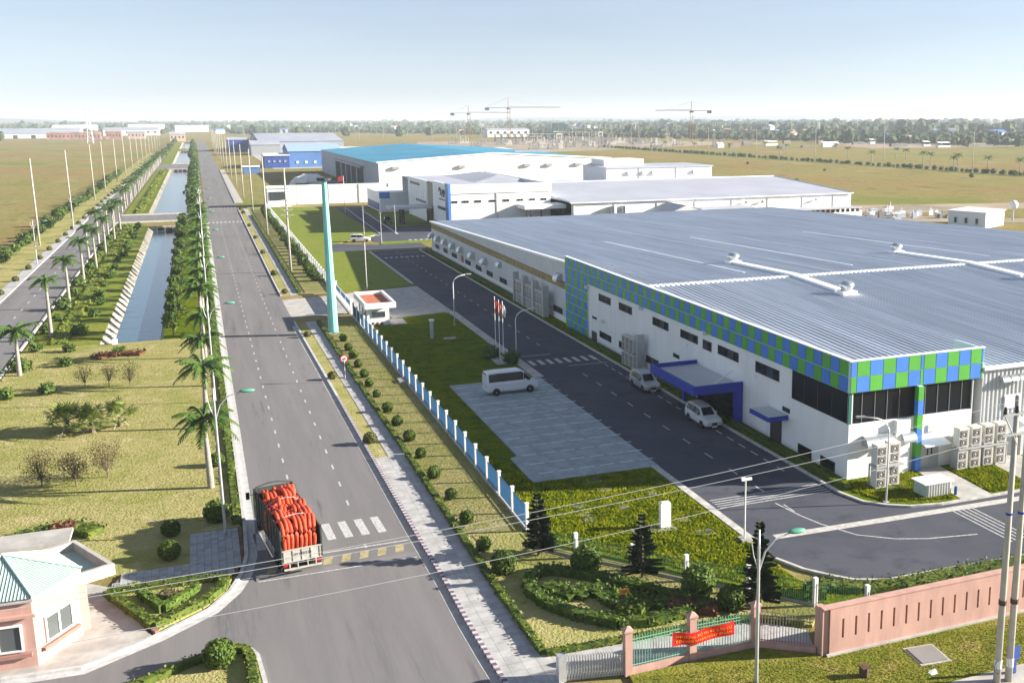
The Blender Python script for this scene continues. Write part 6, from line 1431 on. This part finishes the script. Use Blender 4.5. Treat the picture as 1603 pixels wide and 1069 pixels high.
gshed(40,62,890,930,8,3,'grey_shed','small grey gabled shed behind the open yard',mat('mid_grey',(.3,.31,.32),.6),m_greybl,m_greybl)
gshed(95,135,800,860,5,2,'grey_shed','low white roofed shed behind the blue warehouse corner',m_offw,m_offw,m_greybl)
gshed(26,44,1010,1040,10,2,'grey_shed','dark blue glazed block beside the far road',m_navy,m_greybl,m_navy)
gshed(140,160,560,610,11,.6,'grey_shed','white box building behind the ridge of the blue roof',m_offw,m_offw,m_greybl)
gshed(22,30,590,600,3.4,.6,'yard_hut','small light blue hut behind the white railing fence',m_blusheet,m_offw,m_blusheet)
# yard clutter left of the blue warehouse: white tarpaulin heap and stacked steel
q = MB(); q.ball((44,470,0),(8,6,5),14,8,0,.15,rf); tag(q.obj('tarpaulin_heap', m_offw), 'white tarpaulin-covered heap in the yard before the navy shed', 'heap')
for k in range(9):
    q = MB(); x,y = 46+rf.uniform(-9,9), 440+rf.uniform(-20,20)
    for j in range(5): q.box(x-2.5,y-1+j*.5,.3+j*.0,x+2.5,y-.7+j*.5,rf.uniform(1.2,3))
    tag(q.obj('steel_stack', (m_navy,m_frameg,m_blusheet,m_dframe)[k%4]), 'stack of dark yard material behind the white boundary wall, %s of the yard' % nth(k), 'stack', 'stacks in the storage yard')
# cabin, substation and tank right of the hall
CBN = thing('site_cabin', 'pale flat-roofed cabin alone on the right field edge', 'cabin', (183,212,0), site=True)
q = MB(); q.prism([(180,222),(183.2,211.5),(194,217),(191,227.5)],0,3.9); q.obj('wall', mat('cabin_wall',(.55,.62,.66),.6), CBN); q = MB(); q.prism([(179.7,222.2),(183.1,211.1),(194.4,216.9),(191.2,227.9)],3.9,4.1); q.obj('roof', m_offw, CBN)
for k in range(3): MB().prism([(180.5+k*.9,220.2-k*3),(180.7+k*.9,219.5-k*3),(180.6+k*.9,219.4-k*3),(180.4+k*.9,220.1-k*3)],1,2.4).obj('window', m_dframe, CBN)
TKO = thing('water_tank', 'white spherical tank on a stand beside the site cabin', 'tank', (205,226,0), site=True); MB().ball((205,226,4.2),1.3,12,8).obj('tank', m_offw, TKO, smooth=True); MB().tube([(205,226,0),(205,226,3.2)],.25,6).obj('stand', m_galv, TKO)
for k in range(34):
    x,y = rf.uniform(172,196), rf.uniform(238,268); q = MB(); w_ = rf.uniform(.4,1.4); q.box(x-w_,y-w_*.5,0,x+w_,y+w_*.5,rf.uniform(.8,1.8)); q.tube([(x,y,0),(x,y,rf.uniform(1.5,2.6))],.1,5)
    tag(q.obj('plant_equipment', (m_offw,m_greybl,m_frameg)[k%3]), 'low plant equipment in the yard between hall and field', 'equipment', 'plant equipment behind the hall')
tag(MB().tube([(172,255,1.8),(212,236,1.8)],.12,5).obj('pipe_bridge', m_offw), 'long thin white pipe bridge right of the hall', 'pipe')
# construction site, concrete frames, tower cranes
def frame(x0,y0,x1,y1,dep,fl,h,nb,name,label,net=False):
    o = thing(name, label, 'building frame', (x0,y0,0), site=True); dx,dy = x1-x0,y1-y0; l = math.hypot(dx,dy); ux,uy = dx/l,dy/l; nx,ny = -uy*dep,ux*dep
    for k in range(fl+1): q = MB(); z = h*k/fl; q.prism([(x0,y0),(x1,y1),(x1+nx,y1+ny),(x0+nx,y0+ny)],max(0,z-.5),z+.1); q.obj('floor_slab', m_frameg if k % 2 else m_conc, o)
    for k in range(nb+1):
        t = k/nb
        for e in (0,1): x,y = x0+dx*t+nx*e, y0+dy*t+ny*e; MB().box(x-.7,y-.7,0,x+.7,y+.7,h).obj('column', m_conc, o)
    if net: q = MB(); q.prism([(x0-1,y0-1),(x0+dx*.16,y0+dy*.16-1),(x0+dx*.16+nx,y0+dy*.16+ny),(x0-1+nx,y0-1+ny)],0,h+1); q.obj('safety_net', mat('net_green',(.10,.22,.20),.9), o)
frame(607,1868,727,1774,22,3,17.5,16,'unfinished_building','long concrete building frame left of the orange crane',True)
frame(940,1922,1115,1774,22,3,17.5,22,'unfinished_building','long pale concrete frame on the right horizon')
frame(335,1255,400,1215,24,2,9,9,'unfinished_building','low concrete frame under the two left cranes')
frame(439,1385,500,1340,20,2,9,8,'unfinished_building','low concrete frame with dark net right of the middle crane',True)
for k in range(70):
    t = rf.random(); x,y = 250+rf.uniform(0,210), 1000+rf.uniform(-90,230); h = rf.uniform(3,9); q = MB()
    for j in range(4): q.box(x+j*rf.uniform(2,4),y,0,x+j*3+.7,y+.7,h*rf.uniform(.6,1)) if j else q.box(x,y,0,x+.8,y+.8,h)
    q.box(x-1,y-1,0,x+9,y+1,rf.uniform(.8,2.2)); tag(q.obj('foundation_columns', (m_frameg,m_conc,m_frameg)[k%3]), 'cluster of raw columns on the far building site', 'columns', 'columns on the far building site')
for k in range(26):
    x,y = 500+rf.uniform(-60,280), 900+rf.uniform(-110,100); q = MB(); w_ = rf.uniform(3,9); q.box(x-w_,y-2,0,x+w_,y+2,rf.uniform(1.5,4.5)); q.add([(x-w_,y-2.2,4),(x+w_,y-2.2,4),(x+w_,y+2.2,5),(x-w_,y+2.2,5)],[(0,1,2,3)]) if k % 3 == 0 else None
    tag(q.obj('site_hut', (m_offw,m_frameg,m_sand)[k%3]), 'low hut or heap on sandy ground at the right horizon', 'hut', 'huts on the sandy ground')
def crane(x, y, h, hm, jl, cl, rz, label):
    o = thing('tower_crane', label, 'tower crane', (x,y,0), rz); s_ = 1.5
    q = MB()
    for a in (-s_,s_):
        for b_ in (-s_,s_): q.box(a-.28,b_-.28,0,a+.28,b_+.28,h)
    z = 0
    while z < h-4:
        for a in (-s_,s_): q.tube([(-s_,a,z),(s_,a,z+4)],.2,4); q.tube([(a,-s_,z),(a,s_,z+4)],.2,4)
        z += 4
    q.obj('mast', m_yel2, o, off=(0,0,0)); q = MB(); q.box(-2.2,-2.2,h,2.2,2.2,h+1.6); q.obj('slewing_ring', m_dframe, o, off=(0,0,0))
    q = MB()
    for yy in (-1,1): q.tube([(0,yy,h+2),(jl,yy,h+2.2)],.28,4)
    q.tube([(0,0,h+3.4),(jl,0,h+2.8)],.25,4)
    k = 0
    while k < jl: q.tube([(k,-1,h+2),(k+2.5,0,h+3.3),(k+5,1,h+2.1)],.14,4); k += 5
    q.obj('jib', mat('crane_grey',(.45,.38,.34),.6), o, off=(0,0,0)); q = MB(); q.box(-cl,-1.2,h+1.6,0,1.2,h+2.3); q.obj('counter_jib', MAT['crane_grey'], o, off=(0,0,0)); q = MB(); q.box(-cl,-1.6,h-1.0,-cl+5,1.6,h+2.2); q.obj('counterweight', m_frameg, o, off=(0,0,0))
    q = MB(); q.tube([(-.8,0,h+1.6),(0,0,hm)],.3,4); q.tube([(.8,0,h+1.6),(0,0,hm)],.3,4); q.tube([(0,0,hm),(jl*.7,0,h+3)],.12,4); q.tube([(0,0,hm),(-cl+1,0,h+2.3)],.12,4); q.obj('tower_head', MAT['crane_grey'], o, off=(0,0,0))
    MB().box(.5,-2.6,h-.5,2.6,-1,h+1.6).obj('cab', m_offw, o, off=(0,0,0))
crane(509,1069,33,45,40,22,R_(155),'orange tower crane standing right with its jib to the left'); crane(350,1245,38,52,62,28,R_(-15),'middle tower crane with long jib to the right'); crane(308,1273,32,43,50,22,R_(-15),'leftmost tower crane of the building site')
# pylons at the left horizon
for k,(x,y,h,l) in enumerate(((-118,1450,42,'lattice pylon at the left horizon above the brick row'),(-420,2300,58,'pale lattice mast at the far left picture edge'))):
    o = thing('lattice_pylon', l, 'pylon', (x,y,0)); q = MB()
    for a in (-1,1):
        for b_ in (-1,1): q.tube([(a*3.2,b_*3.2,0),(a*.5,b_*.5,h)],.28,4)
    for j in range(9): z = h*j/9; w_ = 3.2-(2.7*j/9); q.tube([(-w_,-w_,z),(w_,-w_,z+h/9)],.16,4); q.tube([(w_,-w_,z),(-w_,-w_,z+h/9)],.16,4)
    q.obj('lattice', m_galv, o, off=(0,0,0)); q = MB()
    for z in (.72,.84,.95): q.box(-4.5,-.2,h*z,4.5,.2,h*z+.4)
    q.obj('cross_arm', m_galv, o, off=(0,0,0))
for i in range(18):
    x = 60+i*27; y = 1500-i*20; epole(x, y, 'slim distant pole across the middle horizon, %s from the main road' % nth(i), 'poles across the middle horizon', .95)

# repeats that look alike are told apart by their place, counted from the left
def number_from_left(prefix, phrase):
    by = {}
    for o in C.objects:
        if o.parent is None and o.name.split('.')[0] == prefix: by.setdefault(o['label'], []).append(o)
    for lab, os_ in by.items():
        def az(o):
            c = o.location if o.type == 'EMPTY' else sum((Vector(v) for v in o.bound_box), Vector())/8
            return math.atan2(c.x, c.y)
        for k, o in enumerate(sorted(os_, key=az)): o['label'] = '%s, %s %s' % (lab, nth(k), phrase)
for p_, ph in (('far_house','of its kind from left'),('plant_equipment','from the left'),('foundation_columns','from the left'),('site_hut','from the left')): number_from_left(p_, ph)
HAZE = 1.4e-4
# ================================================================ HAZE
hz = bpy.data.materials.new('haze_air'); hz.use_nodes = True; t = hz.node_tree; t.nodes.remove(t.nodes['Principled BSDF'])
pv = t.nodes.new('ShaderNodeVolumePrincipled'); pv.inputs['Color'].default_value = (.80,.87,.95,1); pv.inputs['Density'].default_value = HAZE; pv.inputs['Anisotropy'].default_value = .1
t.links.new(pv.outputs[0], t.nodes['Material Output'].inputs['Volume'])
ho = MB().box(-10000,-400,-3.2,10000,13000,64).obj('haze', hz); ho['kind'] = 'stuff'
